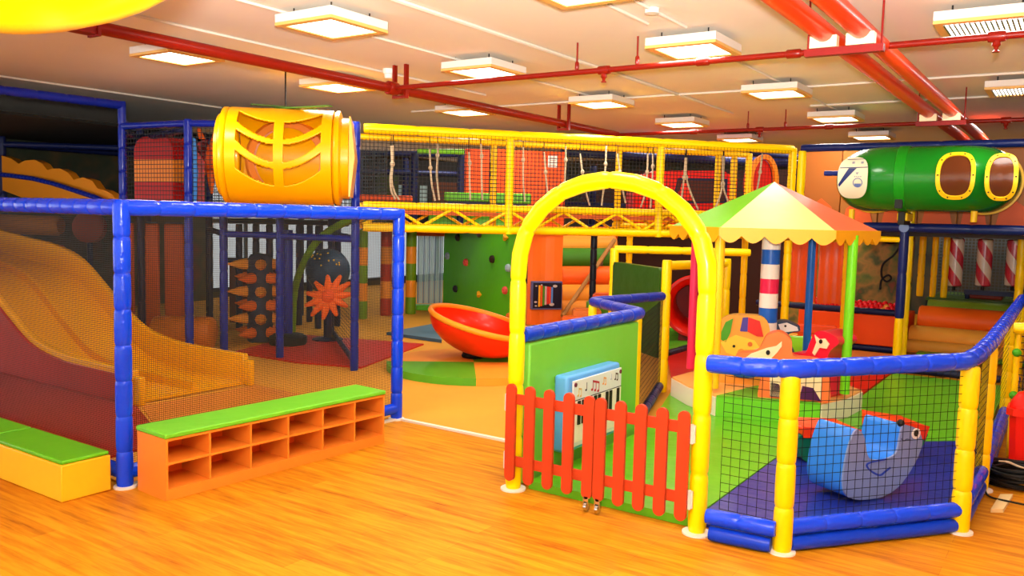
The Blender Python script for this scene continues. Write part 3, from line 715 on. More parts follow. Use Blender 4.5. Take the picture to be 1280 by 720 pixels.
# climbing wall
c0, c1 = G(553, 388), V((-6.62, 10.0, 0))
f = vfr(c0, c1); w_ = (c1-c0).xy.length
cw = thing('climbing_wall', 'green padded climbing wall studded with small holds', 'climbing wall', c0)
MB().box((0, .013, -.12), (w_, 1.40, 0), 0, f).build('pad', M('#58bc12', .4, .05, 3, .15, coat=.2), cw, bevel=.015)
for px, py, c_ in ((573, 297, '#3a3430'), (600, 292, '#55585a'), (633, 297, '#f0a818'), (560, 320, '#8fa2ac'), (583, 328, '#e0564a'), (616, 324, '#33261e'), (636, 335, '#a9bcc4'), (570, 361, '#2f2c34'), (600, 368, '#f0a818'), (632, 363, '#e0564a'), (559, 387, '#e0564a'), (614, 398, '#1e2420'), (637, 396, '#e8742a')):
    p = PP(px, py, c0, c1); a_ = (p-f.o).dot(f.u); z_ = max(.06, p.z)
    MB().lathe([(.062, 0), (.055, .035), (.03, .05), (.014, .048), (.012, .03)], f(a_, z_, 0), f.n, 10 if c_ != '#f0a818' else 3).build('hold', M(c_, .5), cw)
# green padded blocks on the deck above the climbing wall
for (xa, xb, ya_, yb_, D), c_, lab in (((555, 612, 240, 251, 11.2), '#62b41e', 'long green padded beam on the deck above the climbing wall'), ((617, 664, 241, 254, 11.2), '#62b41e', 'short green padded beam on the deck beside the yellow post'), ((535, 640, 262, 284, 11.6), '#58a81c', 'green padded sill behind the truss braces above the climbing wall'), ((449, 515, 243, 251, 11), '#d8541c', 'low orange red padded beam on the deck beside the tall blue post'), ((448, 480, 268, 276, 12), '#5c8a1c', 'short green beam under the deck between the blue posts')):
    a, b = PD(xa, yb_, D), PD(xb, yb_, D); h_ = PD(xa, ya_, D).z-a.z; f_ = vfr(a, b, a.z)
    t = thing('padded_beam', lab, 'padded beam', a); w2 = (b-a).xy.length
    MB().box((0, 0, -.12), (w2, h_, 0), 0, f_).build('pad', M(c_, .4), t, bevel=.02)
    MB().box((.05, -.03, -.1), (w2-.05, -.001, -.02), 0, f_).build('base', NAVY, t, smooth=False)
# green roller, dark posts of the deck behind the walkway
a, b = PD(522, 189, 11.2), PD(580, 190, 11.2)
t = thing('green_roller', 'thin bright green roller under the ceiling left of the orange panels', 'roller', a)
MB().bar(a, b, .035, 14).build('roll', M('#7fd028', .35), t); MB().bar(a-(b-a)*.02, b+(b-a)*.02, .015, 8).build('axle', BLK, t)
fb = thing('deck_structure', 'dark blue frame posts and rails behind the net walkway', 'climbing frame', PD(517, 287, 11.4))
for px, D in ((517, 11.4), (575, 11.5), (449, 12.2), (506, 12.4), (740, 13.2)):
    p = PD(px, 270, D); MB().pad([V((p.x, p.y, .02 if px == 740 else 1.38)), V((p.x, p.y, 2.42))], .05, .3).build('post', NAVY, fb)
def dk(x0, y0, D0, x1, y1, D1, r=.04, m=NAVY): return MB().bar(PD(x0, y0, D0), PD(x1, y1, D1), r, 10).build('rail', m, fb)
dk(448, 214, 12, 705, 222, 13); dk(448, 191, 12.2, 700, 196, 12.6); dk(700, 190, 12.8, 1000, 205, 12.6, .07); dk(830, 184, 12.2, 1000, 196, 12); dk(700, 288, 13.2, 820, 291, 13.1); dk(700, 255, 13, 790, 258, 12.8)
a, b = PD(452, 250, 12.6), PD(705, 256, 13.4)
MB().prism([(a.x, a.y), (b.x, b.y), (b.x-1.2, b.y+2), (a.x-1.2, a.y+2)], 1.36, 1.44).build('deck', M('#3a2414', .7), fb, smooth=False)
p = PD(470, 262, 12.7); q = PD(498, 262, 12.7); f_ = vfr(p, q)
MB().box((0, 1.5, 0), ((q-p).xy.length, 2.2, .02), 0, f_).build('dark_backing', M('#3c4a22', .6, .1), fb, smooth=False)
for xa, xb in ((496, 507), (525, 534)):
    p = PD(xa, 240, 12.8); q = PD(xb, 240, 12.8); f_ = vfr(p, q)
    MB().box((0, 1.62, 0), ((q-p).xy.length, 2.05, .02), 0, f_).build('clear_pane', M('#8fb0b0', .3), fb, smooth=False)
p = PD(540, 262, 12.9); q = PD(572, 262, 12.9); f_ = vfr(p, q)
MB().box((0, 1.5, 0), ((q-p).xy.length, 2.1, .02), 0, f_).build('dark_backing', M('#5a3018', .6, .1), fb, smooth=False)
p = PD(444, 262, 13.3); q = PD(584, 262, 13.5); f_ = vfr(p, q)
MB().box((0, 1.45, 0), ((q-p).xy.length, 2.44, .03), 0, f_).build('dark_backing', M('#17180f', .6, .15, 3), fb, smooth=False)  # dark sheet added to block window glare behind the net
# orange wall panels of the upper level
for xa, xb, yt, yb_, D, lab in ((581, 611, 186, 247, 11.7, 'orange wall panel of the upper level left of the yellow posts'), (619, 634, 186, 255, 11.7, 'narrow orange wall panel between the two yellow posts'), (640, 706, 188, 289, 11.8, 'tall orange wall panel with a small white notice')):
    a, b = PD(xa, 250, D), PD(xb, 250, D+.1); z0, z1 = PD(xa, yb_, D).z, PD(xa, yt, D).z; f_ = vfr(a, b)
    t = thing('wall_pad', lab, 'padded panel', (a.x, a.y, z0), 'orange panels of the upper level')
    w2 = (b-a).xy.length
    MB().box((0, z0, -.06), (w2, z1, 0), 0, f_).build('pad', M('#f2561a', .4, .08, 2, .2), t, bevel=.012)
    if xa == 640:
        nt_ = MB().box((w2*.66, z1-.22, .001), (w2*.84, z1-.06, .006), 0, f_).build('notice', M('#f0e8dc', .5), t, smooth=False)
        tx = MB()
        for k in range(4): tx.box((w2*.69, z1-.195+.032*k, .0065), (w2*.81, z1-.183+.032*k, .0075), 0, f_)
        tx.build('print', M('#c09a8a', .5), nt_, smooth=False)
    else: MB().box((.01, z0-.03, -.05), (w2-.01, z0-.001, -.01), 0, f_).build('strap', NAVY, t, smooth=False)
# orange hanging curtain below with xylophone panel
a, b = PD(661, 300, 10.9), PD(704, 300, 11.0); f_ = vfr(a, b); w2 = (b-a).xy.length
t = thing('hanging_curtain', 'orange vinyl curtain hanging beside the arch above the colour bar panel', 'curtain', (a.x, a.y, .5))
zb = PD(662, 407, 10.9).z
cvt = MB(); rings = []
for i in range(9):
    u = w2*i/8; rings.append((u, .012*math.sin(i*1.3)))
for (u0, n0), (u1, n1) in zip(rings, rings[1:]):
    cvt.add([f_(u0, zb, n0), f_(u1, zb, n1), f_(u1, 1.42, n1*.3), f_(u0, 1.42, n0*.3), f_(u0, zb, n0-.02), f_(u1, zb, n1-.02), f_(u1, 1.42, n1*.3-.02), f_(u0, 1.42, n0*.3-.02)], [(0, 1, 2, 3), (5, 4, 7, 6), (1, 0, 4, 5), (3, 2, 6, 7)])
cvt.build('sheet', M('#f4701e', .4, .05, 2, .2), t)
MB().box((-.02, 1.42, -.05), (w2+.02, 1.46, .03), 0, f_).build('rail', NAVY, t, smooth=False)
z0, z1 = PD(664, 388, 10.8).z, PD(664, 352, 10.8).z
xp = thing('colour_bar_toy', 'dark play panel with coloured bars on the orange curtain', 'play panel', f_(.02, z0, .06))
MB().box((.03, z0, .03), (w2-.02, z1, .10), 0, f_).build('body', M('#5a5a86', .4), xp, bevel=.008)
MB().box((.05, z0+.02, .101), (w2-.03, z1-.02, .106), 0, f_).build('face', M('#1c1426', .4), xp, smooth=False)
hz = z1-z0
for i, c_ in enumerate(('#f0a820', '#e05818', '#4a8a22', '#c8a8a0', '#d8302a', '#e04820', '#5a8ad8')):
    u0 = .12+.028*i; MB().box((u0, z0+.04+.008*i, .107), (u0+.024, z1-.05-.004*i, .114), 0, f_).build('bar', M(c_, .4), xp, smooth=False)
for u_, z_, r_ in ((.09, z1-.06, .014), (.16, z1-.045, .012), (.085, z0+.1, .02), (.09, z0+.05, .016), (.30, z0+.07, .035), (.34, z1-.06, .03)): MB().prism(circ(u_, z_, r_, 10, r_*.6), .107, .110, 0, f_).build('painted_shape', M('#c8bcb4', .5), xp, smooth=False)
# roller stairs behind the arch
st = thing('roller_stairs', 'padded roller stairs in orange, green and tan seen behind the arch', 'stairs', G(735, 412))
for i, (py, c_, D) in enumerate(((388, '#d8842a', 11.2), (368, '#ef9a2c', 11.4), (345, '#f2641a', 11.6), (322, '#3f7a1c', 11.8), (306, '#ea9a30', 12.0), (295, '#d8501c', 12.2))):
    a, b = PD(700, py, D), PD(770, py, D+.1); ln = (b-a).length
    MB().lathe([(.10, 0), (.13, .02), (.135, .05), (.135, ln-.05), (.13, ln-.02), (.10, ln)], a, b-a, 20).build('roller', M(c_, .45, .06, 4, .1), st)
MB().bar(PD(703, 395, 11.0), PD(768, 300, 11.9), .03, 10).build('handrail', M('#a8783c', .5), st)
a, b = PD(700, 400, 11.0), PD(770, 296, 12.0)
MB().prism([(0, 0), (1, 0), (1, 1)], 0, .02, 0, Fr((a.x, a.y, .02), ((b-a).x, (b-a).y, 0), (0, 0, 1))).build('side_board', M('#6a4a2c', .6), st, smooth=False)
post_ = PD(741, 350, 10.8); MB().pad([V((post_.x, post_.y, .02)), V((post_.x, post_.y, 1.42))], .042, .2).build('post', M('#12161f', .4), st)
# padded step blocks beside
for (xa, xb, yt, yb_, D), c_, lab in (((734, 765, 376, 388, 9.9), '#4a8a1c', 'green step block behind the blue zigzag rail'), ((716, 752, 386, 398, 9.7), '#d8742a', 'tan step block behind the blue zigzag rail'), ((702, 748, 396, 410, 9.5), '#f06a1c', 'lowest orange step block behind the blue rail'), ((742, 765, 367, 376, 10.1), '#e0581c', 'top orange step block against the dark post')):
    a, b = PD(xa, yb_, D), PD(xb, yb_, D); z1 = PD(xa, yt, D).z; f_ = vfr(a, b)
    t = thing('step_block', lab, 'step', (a.x, a.y, .013))
    MB().box((0, .013, -.17), ((b-a).xy.length, z1-.012, 0), 0, f_).build('foam', M(c_, .45, .05), t, bevel=.02)
    MB().box((.02, z1-.011, -.16), ((b-a).xy.length-.02, z1, -.01), 0, f_).build('top_pad', M(c_, .4, .03), t, smooth=False)
# yellow frame with dark green panel
yf = thing('panel_stand', 'yellow padded frame holding a dark green panel', 'play frame', G(770, 428))
a, b = PD(768, 320, 8.9), V((-3.16, 7.24, 0))
c = PD(908, 336, 8.4)
for p, z0, z1 in ((a, .013, 1.30), (b, .013, 1.24), (c, .013, 1.24)): MB().pad([V((p.x, p.y, z0)), V((p.x, p.y, z1))], .045, .3).build('post', YEL, yf)
MB().pad([V((a.x, a.y, 1.29)), V((c.x+.05, c.y+.55, 1.29))], .04, .4).build('rail', YEL, yf)
MB().pad([V((b.x, b.y, 1.19)), V((c.x, c.y, 1.19))], .042, .4).build('rail', YEL, yf)
f_ = vfr(a, b); w2 = (b-a).xy.length
poly = [(.06, .32), (w2-.06, .32), (w2-.06, 1.12), (w2-.09, 1.16), (.09, 1.16), (.06, 1.12)]
MB().prism(poly, -.04, .04, 0, f_).build('panel', M('#2a5212', .4, .1, 3, .2), yf, bevel=.01)
# red tunnel slide mouth
tc_ = PD(869, 383, 10.9); ax = V((.35, -.94, 0)).normalized()
rs = thing('tube_slide', 'red tunnel slide mouth behind the pink carousel pole', 'slide', (tc_.x, tc_.y, .013))
MB().lathe([(.30, -1.0), (.30, -.1), (.335, -.03), (.39, 0), (.41, .012), (.40, .03), (.37, .03), (.315, -.02), (.285, -.1), (.285, -1.0)], tc_, ax, 36, caps=False).build('tunnel', M('#e01c0c', .3, .06, 3, coat=.3), rs)
MB().prism(circ(0, 0, .282, 24), -.98, -.95, 0, Fr(tc_, Z.cross(ax), (0, 0, 1), ax)).build('tunnel_back', M('#8a140a', .5), rs)
MB().box((-.2, -.14, .051-tc_.z), (.2, -.04, -.34), 0, Fr(tc_, Z.cross(ax), ax, (0, 0, 1))).build('foot', REDD, rs, smooth=False)
# red padded tunnel with netted window on the upper level
a, b = PD(792, 250, 11.9), PD(920, 258, 12.1); f_ = vfr(a, b); w2 = (b-a).xy.length
rtn = thing('red_tunnel', 'big red padded tunnel with dark netted window on the upper level', 'play tunnel', (a.x, a.y, 1.5))
out = [(0, 1.5), (w2, 1.5), (w2, 2.22), (w2*.86, 2.33), (w2*.2, 2.30), (.05, 2.2), (0, 2.0)]
win = [(w2*.38, 1.86), (w2*.88, 1.90), (w2*.88, 2.18), (w2*.42, 2.18)]
MB().prism(out, -.4, 0, 0, f_).build('body', M('#d8180c', .35, .06, 3, .1, coat=.3), rtn, bevel=.03)
MB().prism([(w2*.36, 1.84), (w2*.90, 1.88), (w2*.90, 2.22), (w2*.42, 2.21)], .002, .008, 0, f_).build('window_trim', NAVY, rtn, smooth=False)
MB().prism(win, .009, .012, 0, f_).build('window_net', M('#4a1c10', .6, .2, 20), rtn, smooth=False)
MB().prism([(w2*.40, 1.88), (w2*.56, 1.90), (w2*.52, 2.14), (w2*.46, 2.14)], .0125, .015, 0, f_).build('window_flap', M('#e02a12', .4), rtn, smooth=False)
# orange oval opening
c = PD(952, 228, 11.0)
oo = thing('oval_opening', 'orange ring of an upright oval opening at the walkway end', 'play tunnel', c)
fo = Fr(c, V((.75, .66, 0)), (0, 0, 1))
outl, inn = circ(0, 0, .20, 28, .36), circ(0, 0, .15, 28, .30)
MB().loft([[fo(a_, b_, n_) for a_, b_ in L] for L, n_ in ((outl, 0), (outl, .08), (inn, .08), (inn, 0))], closed=True).build('ring', M('#f08a1c', .4), oo)
MB().prism(circ(0, 0, .148, 28, .298), -.25, -.02, 0, fo).build('interior', M('#c81c0e', .4), oo)
# low yellow double rail behind
t = thing('double_rail', 'short yellow double rail seen between the walkway braces', 'rail', PD(770, 276, 11))
for y_ in (273, 281): MB().pad([PD(766, y_, 11), PD(905, y_+5, 11.3)], .035, .3).build('rail', YELB, t)
for x_ in (788,): 
    p = PD(x_, 276, 11.05); MB().pad([V((p.x, p.y, .02)), V((p.x, p.y, p.z))], .04, .25).build('post', YELB, t)
# floor toys at the left middle: round two-tone disc, blue wedge mat, spinning bowl
dk0 = G(592, 461, .013)
dm = thing('disc_mat', 'round low mat in green and orange under the red bowl', 'mat', dk0)
Rm = .90
def half(a0, a1, name, m_): MB().prism([(dk0.x, dk0.y)]+[(dk0.x+Rm*math.cos(a), dk0.y+Rm*math.sin(a)) for a in [a0+(a1-a0)*k/20 for k in range(21)]], .013, .085, 0).build(name, m_, dm, smooth=False)
ad = math.atan2(-dk0.y, -dk0.x)+.03
for k, m_ in enumerate((M('#f2a030', .45), M('#6aa81c', .45), M('#f2a030', .45), M('#58a420', .45))):
    a0 = ad-PI/2*0+PI/2*k; half(a0, a0+PI/2, 'quarter', m_)
wd = [G(483, 420), G(541, 409), G(552, 430)]
t = thing('wedge_mat', 'thin slate blue triangular mat left of the red bowl', 'mat', wd[0])
MB().prism([(p.x, p.y) for p in wd], .014, .05).build('pad', M('#4a6a86', .45, .08), t, smooth=False)
MB().prism([(p.x*.98+wd[2].x*.02, p.y*.98+wd[2].y*.02) for p in wd], .051, .055).build('top', M('#5d7d8e', .5), t, smooth=False)
bo = G(590, 446, .09)
bw = thing('spinning_bowl', 'tilted red bowl seat with thick orange rim', 'spinning seat', bo)
axb = (V((0, 0, 1)) + rt0*.27 - V((-.31, .95, 0))*.07).normalized(); Rb = .57
bc = bo + axb*.34 + rt0*.02 + Z*.04
prf = [(Rb*math.sin(a)*1.0, -.34*math.cos(a)) for a in [PI/2*k/12 for k in range(13)]]
MB().lathe(prf+[(Rb-.03, .0)]+[(p[0]*.94, p[1]*.93) for p in prf[::-1][1:]], bc, axb, 44, caps=False).build('bowl', M('#f22c08', .3, .05, 3, coat=.3), bw)
MB().tube([bc+axb*.012+(axb.orthogonal().normalized()*math.cos(a)+axb.cross(axb.orthogonal().normalized())*math.sin(a))*Rb for a in [2*PI*k/48 for k in range(48)]], .03, 10, closed=True).build('rim', M('#fb9820', .35), bw)
MB().lathe([(.12, 0), (.13, .02), (.11, .06), (.06, .08)], (bc-axb*.33)*0+V((bc.x-axb.x*.36, bc.y-axb.y*.36, .086)), n=20).build('pivot', BLK, bw)
# second green mat behind the bowl at the wall foot
tag(MB().prism([(p.x, p.y) for p in (G(556, 404), G(650, 420), G(650, 408), G(575, 394))], .013, .03).build('floor_mat', M('#f0aa3c', .5), smooth=False), 'thin yellow orange mat at the foot of the climbing wall', 'mat')
# ------------------------------------------------------------------ gated play corner: mats
MATG = M('#5fb31a', .32, .12, 2.5, .25, coat=.3)
# floor sheets of the corner
tag(MB().prism([(-2.62, 4.12), (-1.60, 4.12), (-1.60, 6.05), (-.52, 7.0), (-.53, 9.62), (-1.58, 9.62), (-1.58, 7.95), (-2.2, 7.25), (-3.06, 7.25), (-2.61, 5.74)], .002, .05).build('green_mat', MATG, smooth=False), 'green vinyl floor mat inside the gated corner round the carousel', 'mat')
tag(MB().prism([(-1.59, 4.17), (-1.17, 4.17), (-.54, 4.98), (-.53, 6.98), (-1.59, 6.03)], .002, .05).build('blue_mat', M('#1a2a8e', .3, .15, 2.5, .3, coat=.3), smooth=False), 'dark blue vinyl floor mat under the whale rocker', 'mat')
tag(MB().prism([(-3.06, 7.27), (-2.21, 7.27), (-1.60, 7.97), (-1.60, 9.64), tuple(G(893, 433).xy), tuple(G(834, 451).xy)], .002, .052).build('red_mat', M('#cc1a0a', .35, .1, 3, .2), smooth=False), 'red vinyl floor mat behind the carousel', 'mat')
tag(MB().box((-2.66, 9.68, .013), (-1.62, 11.2, .03)).build('tan_mat', M('#f0983c', .45, .05, 2), smooth=False), 'tan orange floor mat in front of the ball pit', 'mat')
tag(MB().prism([tuple(G(826, 446).xy), tuple(G(893, 428).xy), tuple(G(880, 405).xy), tuple(G(790, 425).xy)], .013, .05).build('green_mat', M('#4f9a1c', .4, .12, 3, .2), smooth=False), 'green floor mat under the red tunnel slide mouth', 'mat')

# ------------------------------------------------------------------ arch and gate
AL, AR = V((-2.69, 4.06, 0)), V((-1.55, 4.06, 0))
ar = thing('entrance_arch', 'tall glossy yellow inflatable-looking arch over the red picket gate', 'arch', V((-2.12, 4.06, 0)))
ar['label'] = 'tall glossy yellow padded arch over the red picket gate'
pts = [AL+Z*z for z in (.012, .3, .6, .9, 1.2, 1.3)]
hw = (AR-AL).x/2
pts += [V((-2.12-hw*math.cos(a), 4.06, 1.30+.51*math.sin(a)**.92)) for a in [PI*k/26 for k in range(1, 26)]]
pts += [AR+Z*z for z in (1.3, 1.2, .9, .6, .3, .012)]
MB().pad(pts, .047, .30, 18).build('hoop', M('#ffe000', .3, .03, 4, .12, coat=.3), ar)
for p in (AL, AR): MB().lathe([(.075, 0), (.075, .01), (.055, .012)], p, n=20).build('foot_cover', WHT, ar)
def leaf(x0, x1, label, hinge):
    g = thing('gate_leaf', label, 'gate', (x0, 4.06, 0), 'picket gate leaves')
    n = 5; sp_ = (x1-x0-.064)/(n-1)
    for i in range(n):
        a = x0+sp_*i; w = .064; r = w/2; cx_ = a+r
        poly = [(cx_+r*math.cos(t), .075+r+r*math.sin(t)) for t in [PI+PI*k/10 for k in range(11)]] + [(cx_+r*math.cos(t), .645-r+r*math.sin(t)) for t in [PI*k/10 for k in range(11)]]
        MB().prism(poly, -.010, .010, 0, Fr((0, 3.985, 0), (1, 0, 0), (0, 0, 1))).build('picket', GATE, g, bevel=.003)
    for z in (.16, .525): MB().box((x0+.01, 3.9955, z), (x1-.01, 4.005, z+.062)).build('rail', GATE, g, bevel=.003)
    xc = x1-.032 if hinge < 0 else x0+.032
    MB().lathe([(.012, -.006), (.026, -.008), (.026, .008), (.012, .006)], (xc, 3.985, .03), (1, 0, 0), 16).build('caster', CHR, g)
    MB().box((xc-.016, 3.973, .034), (xc-.011, 3.997, .088)).box((xc+.011, 3.973, .034), (xc+.016, 3.997, .088)).box((xc-.011, 3.975, .06), (xc+.011, 3.995, .088)).build('caster_fork', CHR, g, smooth=False)
    for z in (.19, .53):
        xh = x0-.012 if hinge < 0 else x1+.004
        MB().box((xh-.008, 3.994, z-.045), (xh+.02, 4.006, z+.045)).bar((xh+.004, 3.994, z-.05), (xh+.004, 3.994, z+.05), .009, 8).build('hinge', M('#d8d4cc', .3, .02, 5), g)
leaf(-2.72+.02, -2.125, 'red picket gate leaf hinged to the left arch leg', -1)
leaf(-2.119, -1.60+.02, 'red picket gate leaf hinged to the right arch leg', 1)

# ------------------------------------------------------------------ front net fence
Fp = [V((-1.48, 4.07, 0)), V((-1.12, 4.08, 0)), V((-.44, 4.94, 0)), V((-.42, 5.83, 0)), V((-.44, 7.9, 0)), V((-.46, 9.72, 0))]
fe = thing('net_fence', 'low yellow post fence with blue rails and black square net round the whale', 'net fence', Fp[1])
for i in (1, 2, 3, 4, 5):
    MB().pad([Fp[i]+Z*.01, Fp[i]+Z*.885], .047 if i < 3 else .04, .22).build('post', YEL, fe)
    MB().lathe([(.066, 0), (.066, .01), (.05, .012)], Fp[i], n=18).build('post_foot', WHT, fe)
rl = [V((-1.50, 3.99, .90)), V((-1.30, 4.0, .905)), V((-1.10, 4.07, .91)), V((-.78, 4.50, .91)), V((-.46, 4.90, .915)), V((-.43, 5.15, .92)), V((-.42, 5.83, .92)), V((-.44, 7.9, .92)), V((-.46, 9.72, .92))]
MB().pad(rl, .046, .17, 16).build('top_rail', BLU, fe)
for i in range(5):
    a, b = Fp[i], Fp[i+1]; d = (b-a).normalized()*.04
    if i == 0: a = a+V((-.02, -.07, 0)); b = b+V((0, -.05, 0))
    MB().pad([a+d*.5+Z*.125, b-d*.5+Z*.125], .040, .2).build('bottom_rail', BLU, fe)
    MB().pad([a+d+Z*.042, b-d+Z*.042], .038, .5).build('bottom_rail', M('#0a35b8', .3, .06, 6, .1), fe)
    a, b = Fp[i], Fp[i+1]
    if i < 3: MB().net(a+d+Z*.15, b-d+Z*.15, b-d+Z*.88, a+d+Z*.88, .046, .0019).build('net', NETD, fe, smooth=False)
    else: MB().quad(a+d+Z*.15, b-d+Z*.15, b-d+Z*.88, a+d+Z*.88).build('net', NET_FAR, fe)
# green side panel with piano
gp = thing('padded_fence', 'green padded fence panel with blue top rail behind the left arch leg', 'fence', V((-2.69, 4.9, 0)))
MB().box((-2.73, 4.15, .012), (-2.655, 5.62, .86)).build('panel', M('#6ec23c', .38, .05, 2.5, .15, coat=.15), gp, bevel=.012)
MB().pad([V((-2.69, 4.12, .91)), V((-2.69, 5.70, .91))], .046, .17).build('top_rail', M('#1238b4', .3, .06, 9, .2, coat=.3), gp)
MB().box((-2.72, 5.625, .01), (-2.66, 5.69, .88)).build('post', YEL, gp, bevel=.01)
# piano: plane facing +x
fp = Fr((-2.654, 0, 0), (0, 1, 0), (0, 0, 1))     # u = +y, v up, n = +x
pi_ = thing('toy_piano', 'pale blue wall piano box with painted notes on the green panel', 'toy piano', V((-2.654, 4.9, .2)))
A = [PX(697, 462, -2.654), PX(771, 447, -2.60)]
y0, y1 = 4.43, 5.14; zt, zb_ = .635, .15
MB().box((y0, zb_, 0), (y1, zt, .10), 0, fp).build('case', M('#5ea8e8', .35, .04, 3), pi_, bevel=.02, seg=3)
face = MB().box((y0+.05, zb_+.03, .101), (y1-.005, zt-.035, .112), 0, fp).build('face', M('#dfe8e4', .35, .03, 3), pi_, bevel=.003)
ky0, ky1, kz0, kz1 = y0+.06, y1-.015, zb_+.06, zt-.165
nk = 12; kw = (ky1-ky0)/nk
for i in range(nk): MB().box((ky0+kw*i+.002, kz0, .1125), (ky0+kw*(i+1)-.002, kz1, .118), 0, fp).build('white_key', M('#f4f0dc', .3, .02), pi_, smooth=False)
for i in range(nk-1):
    if i % 7 in (2, 6): continue
    MB().box((ky0+kw*(i+1)-kw*.28, kz0+.11, .1185), (ky0+kw*(i+1)+kw*.28, kz1, .126), 0, fp).build('black_key', BLK, pi_, smooth=False)
MB().box((ky0-.005, kz1+.002, .1125), (ky1+.005, kz1+.007, .115), 0, fp).build('key_line', M('#384a3c', .5), pi_, smooth=False)
def note(y, z, s_, c_, n_):
    mb = MB()
    hs = [0] if n_ == 1 else [i*s_*.55 for i in range(n_)]
    for h in hs:
        mb.prism([(y+h+s_*.16*math.cos(t)+.0, z-h*.25+s_*.11*math.sin(t)) for t in [2*PI*k/10 for k in range(10)]], .1125, .1150, 0, fp)
        mb.box((y+h+s_*.12, z-h*.25, .1125), (y+h+s_*.17, z-h*.25+s_*.8, .1148), 0, fp)
    if n_ > 1: mb.prism([(y+s_*.12, z+s_*.8), (y+hs[-1]+s_*.17, z+s_*.8-hs[-1]*.25), (y+hs[-1]+s_*.17, z+s_*.62-hs[-1]*.25), (y+s_*.12, z+s_*.62)], .1125, .1149, 0, fp)
    mb.build('painted_note', M(c_, .5), pi_, smooth=False)
zz = kz1+.042
note(y0+.11, zz-.01, .06, '#d8b46a', 2); note(y0+.21, zz+.01, .06, '#303038', 1); note(y0+.29, zz, .075, '#b8283c', 3); note(y0+.44, zz+.015, .055, '#e8a04a', 2); note(y0+.55, zz+.03, .045, '#b8c0c8', 1); note(y0+.61, zz+.02, .055, '#4a3a2c', 2)
for yy in (y0+.075, y1-.025):
    MB().prism(circ(yy, zt-.06, .014, 12), .1125, .118, 0, fp).build('screw_cap', M('#6a1838', .4), pi_, smooth=False)
MB().prism(circ(y1-.05, zb_+.10, .02, 14), .119, .123, 0, fp).build('round_button', M('#203c2c', .4), pi_, smooth=False)

# zigzag net fence behind the green panel
K0, K1, K2, K3 = V((-2.70, 5.74, 0)), V((-3.04, 5.98, 0)), V((-3.16, 7.18, 0)), V((-3.30, 8.35, 0))
K1 = G(741, 377, .91); K1.z = 0
zf = thing('zigzag_fence', 'low zigzag net fence with blue rail and yellow posts behind the green panel', 'net fence', K1)
BR2 = M('#1c2f9c', .35, .08, 9, .2, coat=.2)
MB().pad([K0+Z*.91, K1+Z*.91], .042, .2).build('top_rail', BR2, zf); MB().pad([K1+Z*.91, K2+V((0, -.01, .91))], .042, .25).build('top_rail', BR2, zf)
for p, r_ in ((K1, .035),):
    MB().pad([p+Z*.01, p+Z*(.88 if p is K1 else 1.02)], r_, .3).build('post', YEL, zf)
for a, b in ((K0, K2),):
    MB().pad([a+Z*.075, b+Z*.075], .04, .3).build('bottom_rail', M('#14205e', .35, .08, 9, .2), zf)
MB().net(K0+Z*.1, K2+Z*.1, K2+Z*.88, K0+Z*.88, .045, .002).build('net', NETD, zf, smooth=False)
a, b = G(834, 449), G(893, 431)
t = thing('floor_bolster', 'dark padded floor rail in front of the red tunnel slide', 'bolster', a)
MB().pad([a+Z*.06, b+Z*.06], .045, .3).build('pad', M('#141a30', .4, .08, 9, .2), t)
for p in (a, b): MB().lathe([(.05, -.02), (.05, .02)], p+Z*.055, (b-a), 14).build('end_cap', BLK, t)

# ------------------------------------------------------------------ carousel
vl = V((-2.2, 7.40, 0)).normalized(); vr = V((vl.y, -vl.x, 0))
cc = V((-2.15, 7.46, .052)) - vr*.12 - vl*.2     # away / right as seen from the camera
ca = thing('carousel', 'small hexagonal carousel with striped centre pole and scalloped tent canopy', 'carousel', cc)
def cp(a, b, z): return cc + vr*a - vl*b + Z*z         # a right, b toward the camera
Rc = .80; rot0 = math.radians(3)
hexp = [(Rc*math.sin(rot0+PI/6+PI/3*k), Rc*math.cos(rot0+PI/6+PI/3*k)) for k in range(6)]   # (right, toward)
fcz = Fr(cc, vr, -vl, (0, 0, 1))
topm = [M('#f2b25e', .45), M('#5cae22', .42)]; sidem = [M('#efe4cc', .42), M('#6cc828', .4)]
for k in range(6):
    a, b = hexp[k], hexp[(k+1) % 6]
    # rounded sector: bulge the outer edge a little
    mid = ((a[0]+b[0])*.53, (a[1]+b[1])*.53)
    col = 1 if k in (5, 2) else 0
    MB().prism([(0, 0), a, mid, b], .0, .150, 0, fcz).build('base_side', sidem[col], ca, bevel=.012)
    MB().prism([(0, 0), (a[0]*.985, a[1]*.985), (mid[0]*.985, mid[1]*.985), (b[0]*.985, b[1]*.985)], .151, .165, 0, fcz).build('base_top', topm[col], ca, smooth=False)
# centre pole, striped
cols = [M('#efe6d8', .35), M('#1e5cb8', .3), M('#efe6d8', .35), M('#e0244e', .3)]
seq = [1, 0, 3, 0, 1, 0, 3, 0, 1, 0, 3]
zs = [.2+.125*i for i in range(12)]; 
for i in range(11):
    MB().lathe([(.078, zs[i]+.001), (.078, zs[i+1])], cc, n=24).build('centre_pole', cols[(0, 1, 0, 3)[(i+1) % 4]], ca)
Rp = .70
for (a, b), c_, r_ in (((-.39*1.0, .58), '#ffc81c', .04), ((.62, .37), '#74d41c', .038), ((.35, -.6), '#1c62b8', .034), ((-.66, -.28), '#e8305a', .038)):
    MB().bar(cp(a, b, .2), cp(a, b, 1.47), r_, 16).build('pole', M(c_, .32, .03, 4), ca)
Rr = .86
hr = [(Rr*math.sin(rot0+PI/6+PI/3*k), Rr*math.cos(rot0+PI/6+PI/3*k)) for k in range(6)]
apex = cp(0, 0, 1.90); zr = 1.50
cn = [M('#ea6a40', .4, .03, 2, .1, coat=.2), M('#66b814', .4, .03, 2, .1, coat=.2), M('#dccb78', .35, .03, 2, .1, coat=.3)]
